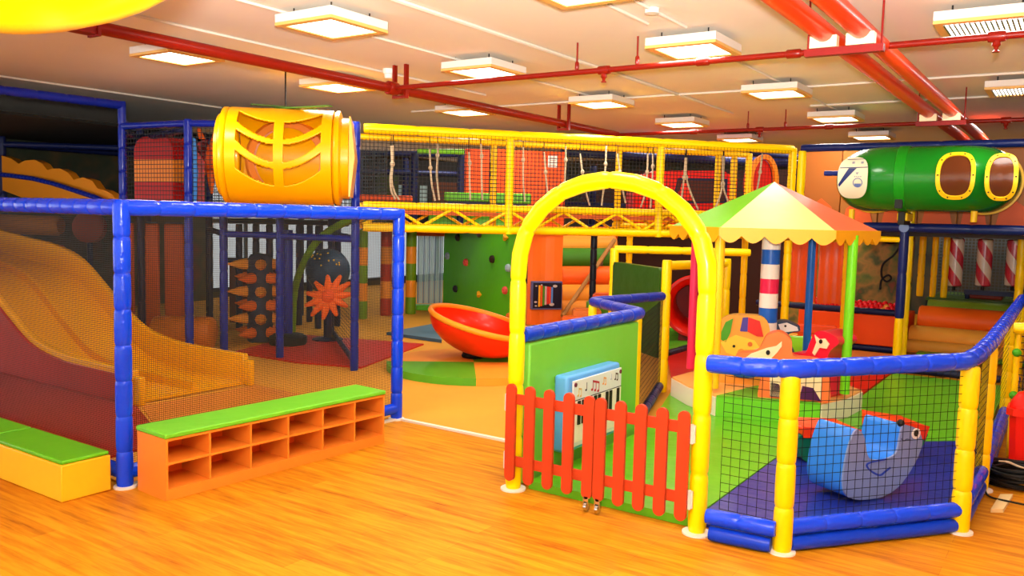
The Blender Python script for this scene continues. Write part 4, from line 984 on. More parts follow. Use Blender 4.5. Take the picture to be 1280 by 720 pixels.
ccol = {5: 2, 0: 0, 4: 1, 1: 2, 2: 1, 3: 0}
for k in range(6):
    a, b = hr[k], hr[(k+1) % 6]
    A_, B_ = cp(a[0], a[1], zr), cp(b[0], b[1], zr)
    o = MB().add([apex, A_, B_, apex-Z*.012, A_-Z*.012, B_-Z*.012], [(0, 1, 2), (5, 4, 3), (1, 4, 5, 2), (0, 3, 4, 1), (2, 5, 3, 0)]).build('canopy_panel', cn[ccol[k]], ca, smooth=False)
    # scalloped valance
    L_ = (B_-A_).length; f_ = Fr(A_, (B_-A_), (0, 0, 1)); nsc = 5; poly = [(0, 0.008)]
    low = []
    for i in range(nsc):
        for j in range(8):
            t_ = (i+j/8)/nsc; low.append((L_*t_, -.055-.055*abs(math.sin(PI*(t_*nsc)))))
    low.append((L_, -.055))
    MB().prism([(0, .008)]+low+[(L_, .008)], -.004, .004, 0, f_).build('valance', M('#e69c0c', .4, .04, 3), ca, smooth=False)
# riding seats: thick foam cut-outs
def cut(name, label, a, b, z, ang, sil, tk, mats, extras, thick_side=None, sx=1):
    """sil in metres (x forward along the animal, y up); a, b the place on the disc"""
    o = cp(a, b, z); u = vr*math.cos(ang)-vl*math.sin(ang); f_ = Fr(o, u, (0, 0, 1))
    t = MB().prism([tuple(p)[:2] for p in cspline([V((x, y, 0)) for x, y in sil], 4)], -tk/2, tk/2, 0, f_, side=1).build(name, mats, ca, bevel=.012)
    t['label'] = label
    for nm, sh_, m_ in extras:
        MB().prism(sh_, tk/2+.0005, tk/2+.012, 0, f_).build(nm, m_, t, bevel=.003)
        MB().prism(sh_, -tk/2-.012, -tk/2-.0005, 0, f_).build(nm, m_, t, bevel=.003)
    return t
def el(x, y, r, ry=None): return circ(x, y, r, 14, ry)
PUR, ORH, CRM = M('#4a1448', .45), M('#f5783a', .42), M('#f8dcae', .45)
hs = cut('horse_seat', 'orange maned cream horse seat facing left at the front of the carousel', .17, .55, .166, 0,
    [(-.36, .22), (-.40, .30), (-.36, .34), (-.24, .36), (-.20, .42), (-.16, .50), (-.06, .53), (.02, .47), (.03, .38), (.06, .34), (.20, .33), (.28, .30), (.31, .22), (.33, .04), (.31, .0), (.24, .0), (-.14, .0), (-.21, .0), (-.20, .12), (-.17, .24), (-.22, .27), (-.29, .24)],
    .16, [ORH, M('#ee6e34', .42)],
    [('face', [(-.33, .30), (-.28, .345), (-.16, .40), (-.09, .42), (-.05, .46), (-.05, .42), (-.08, .37), (-.14, .30), (-.2, .285), (-.28, .27)], CRM), ('body_patch', [(-.12, .02), (.26, .02), (.26, .22), (.16, .29), (.02, .26), (-.08, .30), (-.13, .2)], CRM),
     ('saddle', [(-.12, .015), (.02, .015), (-.06, .12), (-.12, .13)], PUR)])
# small details on top of the horse's cream patches
def deco(t, a, b, z, ang, tk, items):
    o = cp(a, b, z); u = vr*math.cos(ang)-vl*math.sin(ang); f_ = Fr(o, u, (0, 0, 1))
    for nm, sh_, m_ in items: MB().prism(sh_, tk/2+.0125, tk/2+.02, 0, f_).build(nm, m_, t, smooth=False)
deco(hs, .17, .55, .166, 0, .16, [('eye', el(-.15, .365, .016, .02), BLK), ('nostril', el(-.28, .30, .008), BLK), ('belly_patch', [(.10, .015), (.26, .015), (.20, .11), (.12, .12)], PUR), ('spot', el(-.0, .20, .03, .02), PUR)])
rh = cut('horse_seat', 'glossy red block horse seat with cream face at the right of the carousel', .47, .26, .166, .55,
    [(-0.199, 0.000), (-0.238, 0.159), (-0.238, 0.298), (-0.199, 0.328), (-0.099, 0.338), (-0.060, 0.437), (-0.020, 0.517), (0.060, 0.532), (0.159, 0.497), (0.179, 0.447), (0.120, 0.388), (0.090, 0.298), (0.099, 0.159), (0.109, 0.000)],
    .30, [M('#d81c34', .3, .04, 3, coat=.3), M('#e0283c', .3, .04, 3, coat=.3)],
    [('face', [(-0.020, 0.497), (-0.000, 0.437), (-0.030, 0.348), (-0.010, 0.328), (0.030, 0.398), (0.090, 0.398), (0.109, 0.437), (0.070, 0.477), (0.020, 0.467)], CRM), ('side_patch', [(-0.179, 0.020), (0.000, 0.020), (0.010, 0.159), (-0.060, 0.219), (-0.169, 0.199)], CRM)])
deco(rh, .47, .26, .166, .55, .30, [('eye', el(0.040, 0.450, .014, .018), BLK), ('spot', el(-0.040, 0.119, .02), M('#5a6a8a', .5))])
nh = cut('horse_seat', 'navy horse seat with white head right behind the striped centre pole', .06, -.26, .166, 0,
    [(-.22, .0), (-.24, .2), (-.16, .30), (-.04, .36), (-.02, .46), (.02, .52), (.10, .53), (.20, .49), (.21, .45), (.14, .43), (.12, .38), (.20, .2), (.26, .0)],
    .16, [M('#2c3c50', .4), M('#2c3c50', .4)], [('face', [(.03, .50), (.10, .52), (.19, .485), (.20, .455), (.12, .44), (.06, .43)], WHT), ('patch', [(-.15, .03), (.12, .03), (.08, .2), (-.15, .2)], M('#b0421c', .4))])
deco(nh, .06, -.26, .166, 0, .16, [('eye', el(.09, .49, .01), BLK)])
gs = cut('giraffe_seat', 'giraffe seat with a rainbow striped back at the far left of the carousel', -.22, .06, .166, 0,
    [(-0.176, 0.000), (-0.211, 0.264), (-0.194, 0.493), (-0.106, 0.581), (0.053, 0.598), (0.194, 0.581), (0.246, 0.458), (0.238, 0.264), (0.246, 0.123), (0.229, 0.000)],
    .14, [M('#f5a63a', .42), M('#f0b040', .42)],
    [('rainbow_stripe', [(-0.176, 0.387), (-0.123, 0.528), (-0.062, 0.563), (-0.079, 0.440), (-0.114, 0.352)], M('#4a9a1c', .4)), ('rainbow_stripe', [(-0.000, 0.458), (0.018, 0.576), (0.062, 0.581), (0.062, 0.458)], M('#4a3c98', .4)), ('rainbow_stripe', [(0.063, 0.458), (0.063, 0.581), (0.158, 0.554), (0.194, 0.422), (0.141, 0.422)], M('#d42418', .4)), ('face', [(-0.158, 0.352), (-0.035, 0.422), (0.123, 0.387), (0.176, 0.317), (0.132, 0.246), (0.141, 0.176), (0.053, 0.141), (-0.018, 0.176), (-0.035, 0.246), (-0.106, 0.264)], M('#f8cc3c', .42))])
deco(gs, -.22, .06, .166, 0, .14, [('cheek', el(0.018, 0.264, .035, .045), M('#e0902c', .5)), ('spot', el(0.088, 0.352, .02), M('#e0702c', .5)), ('spot', el(0.088, 0.194, .022), M('#e0702c', .5)), ('eye', el(-0.044, 0.326, .012), BLK), ('blue_patch', el(0.053, 0.088, .10, .03), M('#1c5a9c', .4))])

# ------------------------------------------------------------------ whale rocker
wa = G(1087, 626, .052); wu = V((.515, .857, 0))
fw_ = Fr((wa.x, wa.y, 0), wu, (0, 0, 1))     # face toward the camera
def qw(px, py): p = PP(px, py, wa, wa+wu); return ((p-wa).xy.dot(wu.xy), max(.052, p.z))
def z5(x, y): return (980+x/5.805, 500+y/5.805)
sil = [qw(*z5(x, y)) for x, y in ((540, 215), (575, 250), (592, 310), (602, 380), (625, 425), (700, 435), (790, 408), (822, 370), (838, 290), (862, 190), (905, 186), (960, 208), (998, 262), (1002, 330), (965, 430), (900, 545), (820, 640), (720, 700), (610, 722), (520, 722), (450, 690), (428, 600), (440, 480), (465, 360), (495, 270), (515, 228))]
wh = thing('whale_rocker', 'blue vinyl whale rocker with grey blue side in the net corner', 'rocker', V((wa.x, wa.y, .052)))
sm_ = [tuple(p)[:2] for p in cspline([V((a, b, 0)) for a, b in sil], 4)]
WBL = M('#2f7ee0', .25, .08, 5, .25, coat=.4); WGR = M('#7c8cba', .35, .1, 6, .3, coat=.2)
MB().prism(sm_, -.27, -.012, 0, fw_).build('body', WBL, wh, bevel=.02)
MB().prism([(a, b) for a, b in sm_], -.0115, .0, 0, fw_).build('side_panel', WGR, wh, bevel=.004)
flip = spline([V(qw(*z5(x, y))+(0,)) for x, y in ((740, 428), (640, 448), (598, 470), (625, 510), (690, 545), (730, 520), (768, 490))], 6)
MB().tube([fw_(p.x, p.y, .002) for p in flip], .006, 6).build('flipper_outline', M('#1c3ca8', .4), wh)
ey = qw(*z5(955, 243))
MB().prism(circ(ey[0], ey[1], .034, 18, .032), .0005, .006, 0, fw_).build('eye_white', WHT, wh)
MB().prism(circ(ey[0]-.004, ey[1]+.004, .018, 14, .02), .0065, .009, 0, fw_).build('pupil', BLK, wh)
k = qw(*z5(868, 180)); MB().ball(fw_(k[0], k[1]+.005, -.02), .022, 0, 10, 6).build('blowhole_knob', BLK, wh)
mo = spline([V(qw(*z5(x, y))+(0,)) for x, y in ((850, 280), (870, 296), (890, 285), (915, 290))], 5)
MB().tube([fw_(p.x, p.y, .001) for p in mo], .004, 6).build('mouth', M('#4a5478', .4), wh)
# red and green rocker behind it
ra, rb = G(1003, 578, .052), G(1146, 574, .052); ru = (rb-ra); ru.z = 0; ru.normalize()
def qr(px, py): p = PP(px, py, ra, rb); return ((p-ra).xy.dot(ru.xy), max(.052, p.z))
fr_ = Fr((ra.x, ra.y, 0), ru, (0, 0, 1))
ro = thing('rocker', 'red and green vinyl rocker half hidden behind the blue whale', 'rocker', V((ra.x, ra.y, .052)))
s2 = [qr(*p) for p in ((1000, 545), (1030, 545), (1060, 552), (1100, 548), (1118, 530), (1156, 540), (1158, 548), (1150, 562), (1135, 575), (1100, 588), (1040, 590), (1010, 580), (1000, 566))]
MB().prism([tuple(p)[:2] for p in cspline([V((a, b, 0)) for a, b in s2], 4)], -.26, 0, 0, fr_).build('body', M('#0c6a4c', .35, .08, 4, .2, coat=.3), ro, bevel=.02)
MB().prism([qr(*p) for p in ((1108, 545), (1108, 524), (1160, 532), (1154, 549))], -.28, .02, 0, fr_).build('head_pad', M('#e8380e', .3, .05, 4, .15, coat=.3), ro, bevel=.02)
MB().prism([qr(*p) for p in ((1002, 546), (1002, 533), (1075, 536), (1075, 552))], -.28, .02, 0, fr_).build('tail_pad', M('#e8380e', .3, .05, 4, .15, coat=.3), ro, bevel=.02)
# green glossy roller block behind the carousel
a, b = PD(985, 452, 9.0), PD(1056, 452, 8.9); f_ = vfr(a, b); w2 = (b-a).xy.length
t = thing('green_bolster', 'glossy yellow green padded block behind the red horse seat', 'padded block', (a.x, a.y, .05))
rr_ = [(-.34, .052), (0, .052), (.0, .22), (-.05, .34), (-.14, .40), (-.24, .38), (-.34, .28)]
MB().loft([[f_(u_, z_, n_) for n_, z_ in rr_] for u_ in (0, w2)]).build('pad', M('#7cba1a', .25, .06, 3, .2, coat=.5), t, bevel=.02)
MB().loft([[f_(u_, z_, n_) for n_, z_ in ((-.42, .4), (-.35, .4), (-.35, .50), (-.42, .50))] for u_ in (-.1, w2*.96)]).build('backrest', M('#e8481a', .4), t, bevel=.015)
# ------------------------------------------------------------------ right structure
YR = 9.82
rf = thing('play_structure', 'two level padded frame with dark blue rails at the right, behind the carousel', 'climbing frame', V((-1.6, YR, 0)))
xs = PY(1120, 460, YR).x
def rpad(p, q, r, m, nm='rail', sg=.5): return MB().pad([V(p), V(q)], r, sg, 12).build(nm, m, rf)
NVY = M('#12205c', .35, .08, 9, .15, coat=.2)
rpad((-2.71, YR, 2.455), (.6, YR, 2.455), .042, NVY); rpad((-2.0, YR, 1.59), (.6, YR, 1.59), .05, NVY)
rpad((-2.70, YR, 1.46), (xs, YR, 1.46), .03, YEL)
rpad((xs, YR, .05), (xs, YR, .62), .045, YEL, 'post'); rpad((xs, YR, .62), (xs, YR, 1.58), .047, NVY, 'post'); rpad((xs+.0, YR, 1.64), (xs, YR, 2.42), .04, YEL, 'post')
MB().lathe([(.05, 0), (.05, .01), (.03, .016)], (xs, YR-.052, 1.59), (0, -1, 0), 16).build('rail_cap', M('#7a90c0', .4), rf)
x3 = PY(1003, 210, YR).x; rpad((x3, YR-.03, 1.50), (x3, YR-.03, 2.42), .045, YEL, 'post')
x2 = PY(1137, 300, YR+.15).x; rpad((x2, YR+.15, .05), (x2, YR+.15, 2.40), .04, YEL, 'post')
rpad((xs, YR-.08, .085), (-.60, 9.78, .085), .04, M('#101c40', .4, .08, 9, .2), 'floor_rail')
# rails, posts further back
YB = 11.45
for px, y_, r_, m_ in ((1152, 12.86, .045, YELB), (1168, 12.86, .04, YELB), (1182, 12.86, .042, YEL), (1276, 11.1, .045, YEL)):
    x_ = PY(px, 330, y_).x; MB().pad([V((x_, y_, .645 if y_ > 12 else .02)), V((x_, y_, 1.51))], r_, .3).build('post', m_, rf)
for z_, y_, m_ in ((1.56, YB, NAVY), (2.4, YB, NAVY)):
    x0_, x1_ = -3.6, .8; MB().pad([V((x0_, y_, z_)), V((x1_, y_, z_))], .04, .5).build('rail', m_, rf)
MB().box((-2.6, YR+.06, 1.50), (.8, 13.2, 1.56)).build('deck', M('#2a1c14', .7, .1, 3), rf, smooth=False)
for px in (1090, 1128): pass
# orange and tan back panels on the upper level, one by one
xsn = [PY(p, 230, 10.75).x for p in (1006, 1052, 1100, 1150, 1200, 1242, 1300)]
for i in range(6):
    nm = ('orange tan panel of the upper level left of the green tube', 'orange tan panel behind the left end of the green tube', 'orange tan panel behind the middle of the green tube', 'orange tan panel behind the right half of the green tube', 'orange tan panel behind the oval windows of the green tube', 'orange tan panel at the right edge behind the green tube')[i]
    t = thing('upper_pad', nm, 'padded panel', (xsn[i], 10.75, 1.57), 'orange tan panels behind the green tube')
    MB().box((xsn[i]+.004, 10.72, 1.575), (xsn[i+1]-.004, 10.78, 2.50)).build('pad', M('#a86428' if i % 2 else '#a05a20', .45, .1, 2, .15), t, bevel=.008)
    xm = (xsn[i]+xsn[i+1])/2; w3 = (xsn[i+1]-xsn[i])*.4
    MB().prism([(xm-w3, 1.60), (xm+w3, 1.60), (xm+w3*.7, 1.82), (xm, 1.92), (xm-w3*.8, 1.80)], 0, .01, 0, Fr((0, 10.715, 0), (1, 0, 0), (0, 0, 1))).build('painted_patch', M('#e05a22', .45, .1, 3), t, smooth=False)
# green tube with elbows
tu = thing('green_tube', 'green plastic crawl tube with yellow oval windows hanging at the upper right', 'play tube', (-1.5, 9.5, 1.78))
Yt, zt_ = 9.42, 2.085; xl, xr = PY(1043, 222, Yt).x, PY(1268, 222, Yt).x
R_ = .325; Rb_ = .42
pth = [V((xl+.30-.36, Yt+.95, zt_))]
cxl = xl+.36
path = [V((xl+R_*.9, Yt+1.0, zt_)), V((xl+R_*.9, Yt+.5, zt_))] + [V((xl+R_*.9+.30-.30*math.cos(a), Yt+.30-.30*math.sin(a), zt_)) for a in [PI/2*k/10 for k in range(11)]]
path += [V((xl+R_*.9+.30+(xr-xl-2*R_*.9-.6)*k/8, Yt, zt_)) for k in range(1, 8)]
path += [V((xr-R_*.9-.30+.30*math.sin(a), Yt+.30-.30*math.cos(a), zt_)) for a in [PI/2*k/10 for k in range(11)]] + [V((xr-R_*.9, Yt+.5, zt_)), V((xr-R_*.9, Yt+1.0, zt_))]
TG = M('#14781a', .25, .05, 3, coat=.5)
MB().tube(path, R_, 44).build('shell', TG, tu, angle=60)
xm = PY(1124, 222, Yt-.3).x
MB().lathe([(R_, -.05), (R_+.008, -.045), (R_+.008, .045), (R_, .05)], (xm, Yt, zt_), (1, 0, 0), 44, caps=False).build('seam_band', M('#1a8a18', .3), tu)
def cyl(x, s_, dr): a = s_/R_; return V((x, Yt-(R_+dr)*math.cos(a), zt_+(R_+dr)*math.sin(a)))
def onc(px, py):
    # x and arc height of a pixel on the front of the tube
    p = PY(px, py, Yt-R_*.97); return p.x, R_*math.asin(max(-.98, min(.98, (p.z-zt_)/R_)))
def oval(w, h, n=40, k=2.6): return [(w*abs(math.cos(t))**(2/k)*(1 if math.cos(t) >= 0 else -1), h*abs(math.sin(t))**(2/k)*(1 if math.sin(t) >= 0 else -1)) for t in [2*PI*i/n for i in range(n)]]
BRN = M('#5a2c14', .2, .15, 3, coat=.4)
for (px, py, wpx, hpx, lab) in ((1194.5, 219, 17, 25, ''), (1252, 221, 13, 24, '')):
    x0_, s0 = onc(px, py); w = wpx*9.0/F; h = hpx*9.0/F
    O, I = oval(w+.025, h+.025), oval(w-.012, h-.012)
    w0 = MB().loft([[cyl(x0_+a, s0+b, dr) for a, b in L] for L, dr in ((O, .002), (O, .018), (I, .018), (I, .002))], closed=True).build('window_frame', M('#ffc81c', .35), tu, angle=50)
    g = MB(); n = 9
    for iy in range(n): pass
    Iv = oval(w-.013, h-.013)
    ring0 = [cyl(x0_+a, s0+b, .004) for a, b in Iv]; ring1 = [cyl(x0_+a*.5, s0+b*.5, .004) for a, b in Iv]; c0_ = cyl(x0_, s0, .004)
    k_ = len(Iv); g.add(ring0+ring1+[c0_], [(i, (i+1) % k_, k_+(i+1) % k_, k_+i) for i in range(k_)]+[(k_+i, k_+(i+1) % k_, 2*k_) for i in range(k_)])
    g.build('window_pane', BRN, w0, angle=80)
    sc_ = MB()
    for j in range(10):
        a, b = O[j*4]; a2, b2 = I[j*4]; sc_.ball(cyl(x0_+(a+a2)/2, s0+(b+b2)/2, .018), .008, 0, 6, 4)
    sc_.build('rivet', BLK, w0)
# white panel with navy stripe
x0_, s0 = onc(1066, 222)
k1 = 9.0/F; Pn = oval(17*k1, 26*k1, 44, 2.8)
def patch(poly, dr, m_, nm, par, cpt=None):
    ring0 = [cyl(x0_+a, s0+b, dr) for a, b in poly]; n = len(poly)
    ca_ = sum(a for a, b in poly)/n; cb_ = sum(b for a, b in poly)/n
    rings = [ring0]+[[cyl(x0_+ca_+(a-ca_)*f, s0+cb_+(b-cb_)*f, dr) for a, b in poly] for f in (.66, .33)]
    g = MB(); g.add([p for r in rings for p in r]+[cyl(x0_+ca_, s0+cb_, dr)], [(j*n+i, j*n+(i+1) % n, (j+1)*n+(i+1) % n, (j+1)*n+i) for j in range(2) for i in range(n)]+[(2*n+i, 2*n+(i+1) % n, 3*n) for i in range(n)])
    return g.build(nm, m_, par, angle=80)
wp = patch(Pn, .008, M('#dccfae', .4, .03), 'white_panel', tu)
def dens(poly, k=6):
    out_ = []
    for (a, b), (c, d) in zip(poly, poly[1:]+poly[:1]): out_ += [(a+(c-a)*i/k, b+(d-b)*i/k) for i in range(k)]
    return out_
NV = M('#16245e', .4)
patch(dens([(-16*k1, -8*k1), (-15*k1, -11*k1), (4*k1, 11*k1), (-5*k1, 11*k1)]), .0095, NV, 'navy_stripe', wp)
patch(dens([(-15*k1, 11*k1), (16*k1, 11.5*k1), (16*k1, 12.5*k1), (-15*k1, 12*k1)]), .0095, NV, 'thin_line', wp)
patch(dens([(-8*k1, 22*k1), (12*k1, 22.5*k1), (12*k1, 23.3*k1), (-8*k1, 22.8*k1)]), .0095, NV, 'thin_line', wp)
ro_, ri_ = circ(6*k1, -6*k1, 5.5*k1, 24), circ(6*k1, -6*k1, 4.6*k1, 24)
MB().loft([[cyl(x0_+a, s0+b, dr) for a, b in L] for L, dr in ((ro_, .0085), (ro_, .0105), (ri_, .0105), (ri_, .0085))], closed=True).build('ring_emblem', M('#5a6a9a', .4), wp)
patch(dens([(2*k1, -7*k1), (10*k1, -7*k1), (9*k1, -10*k1), (6*k1, -11*k1), (3*k1, -10*k1)]), .0098, M('#5a6a9a', .4), 'emblem_wave', wp)
patch(dens([(3*k1, 6*k1), (7*k1, 6*k1), (5*k1, 3*k1)]), .0095, M('#8a8a94', .4), 'small_mark', wp)
for i_ in range(4): patch(dens([((2+2.2*i_)*k1, 1.6*k1), ((3.4+2.2*i_)*k1, 1.6*k1), ((3.4+2.2*i_)*k1, .4*k1), ((2+2.2*i_)*k1, .4*k1)]), .0095, M('#8a8a94', .4), 'small_letter', wp)
for a_ in (-2, 8): patch(dens([(a_*k1, 19.5*k1), ((a_+3)*k1, 19.5*k1), ((a_+3)*k1, 16.5*k1), (a_*k1, 16.5*k1)]), .0095, M('#8a8a94', .4), 'small_mark', wp)
MB().lathe([(R_*.8, -.03), (R_+.02, -.02), (R_+.02, .02), (R_*.8, .03)], (xl+R_*.9, Yt+.62, zt_), (0, 1, 0), 40).build('end_flange', M('#f0b81c', .35), tu)
MB().lathe([(R_*.8, -.03), (R_+.02, -.02), (R_+.02, .02), (R_*.8, .03)], (xr-R_*.9, Yt+.62, zt_), (0, 1, 0), 40).build('end_flange', M('#f0b81c', .35), tu)
MB().box((xm-.03, Yt-.06, zt_-R_-.14), (xm+.03, Yt+.32, zt_-R_-.01)).box((xm-.035, Yt-R_*.72-.02, zt_-R_*.75-.06), (xm+.035, Yt-R_*.72+.02, zt_-R_*.75+.06)).build('clamp', BLK, tu, smooth=False)
MB().box((xm-.05, Yt+.0, 1.66), (xm+.05, YR-.06, zt_-R_-.02)).build('bracket', YEL, tu, bevel=.01)
MB().pad([V((xl-.18, Yt+.3, zt_+.08)), V((xl+.0, Yt+.3, zt_+.08))], .028, .1).build('grip_bar', M('#1a2a7a', .4), tu)
for px in (1065, 1218):
    x_ = PY(px, 262, Yt).x; MB().bar((x_, Yt, zt_-R_-.10), (x_, Yt, zt_-R_+.01), .03, 12).build('drain_stub', M('#e8b81c', .4), tu)

# roller steps
ss = thing('roller_steps', 'wide padded roller steps in tan and orange at the right', 'stairs', G(1190, 440))
xa, xb = -1.80, .35
for (y_, z_, r_), c_ in zip(((11.70, .09, .085), (11.88, .20, .14), (12.25, .40, .17), (12.63, .52, .11)), ('#e8a23c', '#ffb040', '#ff6a14', '#7c9a24')):
    MB().lathe([(r_*.9, 0), (r_, .02), (r_, xb-xa-.02), (r_*.9, xb-xa)], (xa+(y_-11.7)*.12, y_, z_), (1, 0, 0), 24).build('roller', M(c_, .42, .05, 2, .1), ss)
MB().prism([(11.62, .015), (12.76, .015), (12.76, .48), (12.62, .44), (11.72, .02)], xa+.02, xb-.02, 0, Fr((0, 0, 0), (0, 1, 0), (0, 0, 1))).build('wedge', M('#e09830', .5, .05, 2), ss, smooth=False)
tag(MB().box((-1.62, 11.35, .013), (.4, 11.56, .06)).build('green_step', M('#5c9a1c', .4, .08, 3), bevel=.015), 'low green foam strip at the foot of the tan roller steps', 'step')
pf = thing('platform', 'dark platform with green edge above the roller steps', 'platform', (-.7, 13.2, 0))
MB().box((-1.75, 12.83, .02), (.6, 14.2, .60)).build('box', M('#1c2418', .6, .1, 2), pf, smooth=False)
MB().box((-1.75, 12.80, .601), (.6, 14.2, .64)).build('top_pad', M('#3c5a1c', .4, .1, 2), pf, bevel=.01)
tag(MB().box((-1.25, 13.06, .645), (-.85, 13.4, .70)).build('red_pad', M('#8a2c18', .45), bevel=.02), 'flat red pad lying on the dark platform under the candy rollers', 'pad')
# candy striped rollers
def candymat():
    m, nt, b, out = newmat('candy_stripe'); tc = nt.nodes.new('ShaderNodeTexCoord'); sp_ = nt.nodes.new('ShaderNodeSeparateXYZ'); nt.links.new(tc.outputs['Object'], sp_.inputs[0])
    at = nt.nodes.new('ShaderNodeMath'); at.operation = 'ARCTAN2'; nt.links.new(sp_.outputs[1], at.inputs[0]); nt.links.new(sp_.outputs[0], at.inputs[1])
    mu = nt.nodes.new('ShaderNodeMath'); mu.operation = 'MULTIPLY_ADD'; mu.inputs[1].default_value = 1/PI; nt.links.new(at.outputs[0], mu.inputs[0])
    zm = nt.nodes.new('ShaderNodeMath'); zm.operation = 'MULTIPLY'; zm.inputs[1].default_value = 2.6; nt.links.new(sp_.outputs[2], zm.inputs[0]); nt.links.new(zm.outputs[0], mu.inputs[2])
    fr__ = nt.nodes.new('ShaderNodeMath'); fr__.operation = 'FRACT'; nt.links.new(mu.outputs[0], fr__.inputs[0])
    gt = nt.nodes.new('ShaderNodeMath'); gt.operation = 'GREATER_THAN'; gt.inputs[1].default_value = .5; nt.links.new(fr__.outputs[0], gt.inputs[0])
    mx = nt.nodes.new('ShaderNodeMix'); mx.data_type = 'RGBA'; mx.inputs[6].default_value = lin('#e8d8c0'); mx.inputs[7].default_value = lin('#c81c38'); nt.links.new(gt.outputs[0], mx.inputs[0]); nt.links.new(mx.outputs[2], b.inputs['Base Color'])
    b.inputs['Roughness'].default_value = .25; b.inputs['Coat Weight'].default_value = .4
    return m
CANDY = candymat()
for px, lab in ((1195, 'candy striped roller nearest the yellow slanted posts'), (1231, 'middle candy striped roller of the three'), (1268, 'candy striped roller beside the right edge')):
    x_ = PY(px, 320, 12.95).x
    z0 = PY(px, 358, 12.95).z; z1 = 1.50
    t = thing('candy_roller', lab, 'roller', (x_, 12.95, z0), 'red and white candy rollers')
    MB().lathe([(.075, 0), (.095, .015), (.095, z1-z0-.05), (.075, z1-z0-.035)], (x_, 12.95, z0), n=28).build('roll', CANDY, t)
    MB().bar((x_, 12.95, z0-.055), (x_, 12.95, z0), .02, 10).build('axle', BLK, t); MB().bar((x_, 12.95, z1-.035), (x_, 12.95, z1-.0005), .02, 10).build('axle', BLK, t)
cr = thing('roller_rail', 'dark low rail carrying the lower ends of the candy rollers', 'rail', (-.7, 12.95, 0))
zc = PY(1231, 358, 12.95).z-.06
MB().box((-1.3, 12.92, zc-.06), (.5, 12.98, zc)).build('beam', NAVY, cr, smooth=False)
for x_ in (-1.26, .45): MB().bar((x_, 12.95, .645), (x_, 12.95, zc-.06), .03, 10).build('leg', NAVY, cr)
t = tag(MB().quad(V((-1.75, 13.45, .645)), V((.6, 13.45, .645)), V((.6, 13.45, 1.6)), V((-1.75, 13.45, 1.6))).build('back_net', NET_GREY), 'grey netting behind the candy rollers', 'net')
# painted back wall pieces
MB_ = thing('painted_board', 'painted jungle panel with a black cable behind the ball pit', 'panel', (-2.4, 12.9, 0))
MB().box((-3.7, 12.88, .02), (-1.95, 12.95, 1.49)).build('board', MURALB, MB_, smooth=False)
cb = [PY(x, y, 12.86) for x, y in ((1098, 300), (1112, 304), (1126, 303), (1118, 318), (1104, 330), (1102, 345), (1108, 352), (1114, 348), (1110, 344), (1102, 350), (1100, 362))]
MB().tube(spline(cb, 5), .014, 6).build('cable', BLK, MB_)
t = thing('dark_pad', 'dark padded back panel behind the orange curtains', 'panel', (-5.2, 13.2, 0))
MB().box((-7.6, 13.5, .02), (-3.8, 13.57, 2.45)).build('pad', M('#3a1c14', .6, .15, 2, .1), t, smooth=False)
MB().box((-7.6, 13.46, 1.35), (-3.8, 13.5, 1.5)).build('band', NAVY, t, smooth=False)

# ball pit
bp = thing('ball_pit', 'orange padded ball pit wall with dark rails', 'ball pit', (-2.4, 11.3, 0))
xw0, xw1 = -3.05, -1.84
MB().box((xw0, 11.30, .10), (xw1, 11.38, .485)).build('front_wall', M('#f25210', .4, .06, 2, .15), bp, bevel=.015)
MB().box((xw0, 11.385, .02), (xw0+.06, 12.6, .46)).build('side_wall', M('#e84c10', .4, .06, 2, .1), bp, smooth=False)
MB().box((xw1-.06, 11.385, .02), (xw1, 12.6, .46)).build('side_wall', M('#e84c10', .4, .06, 2, .1), bp, smooth=False)
MB().box((xw0+.06, 11.385, .02), (xw1-.06, 12.6, .42)).build('filling', M('#b01c12', .5, .1, 20), bp, smooth=False)
BM = [M('#e0161c', .3, .05, 3, coat=.3), M('#f0203c', .3, .05, 3), M('#f0a040', .35)]
b0 = None; rnd = random.Random(3); nb = 0
for iy in range(5):
    for ix in range(17):
        x_ = xw0+.10+.0625*ix+(.03 if iy % 2 else 0); y_ = 11.46+.075*iy
        if x_ > xw1-.1: continue
        z_ = .462+.03*iy+rnd.uniform(-.008, .02)
        if b0 is None:
            b0 = MB().ball((0, 0, 0), .036, 0, 12, 8).build('pit_ball', BM[0]); o = b0
        else:
            o = b0.copy(); COL.objects.link(o)
        o.location = (x_, y_, z_); k = rnd.random()
        orange = k > .93
        if orange:
            o.data = o.data.copy(); o.data.materials[0] = BM[2]
        tag(o, 'orange plastic ball among the red balls in the pit' if orange else 'red plastic ball heaped in the orange ball pit', 'ball', 'orange balls in the pit' if orange else 'red balls in the pit')
for z_ in (.525, .06): MB().pad([V((-3.62, 11.33, z_)), V((-1.83, 11.33, z_))], .04, .5).build('rail', NAVY, bp)
x_ = PY(1055, 390, 11.22).x; MB().pad([V((x_, 11.22, .02)), V((x_, 11.22, 1.49))], .045, .3).build('post', YELB, bp)
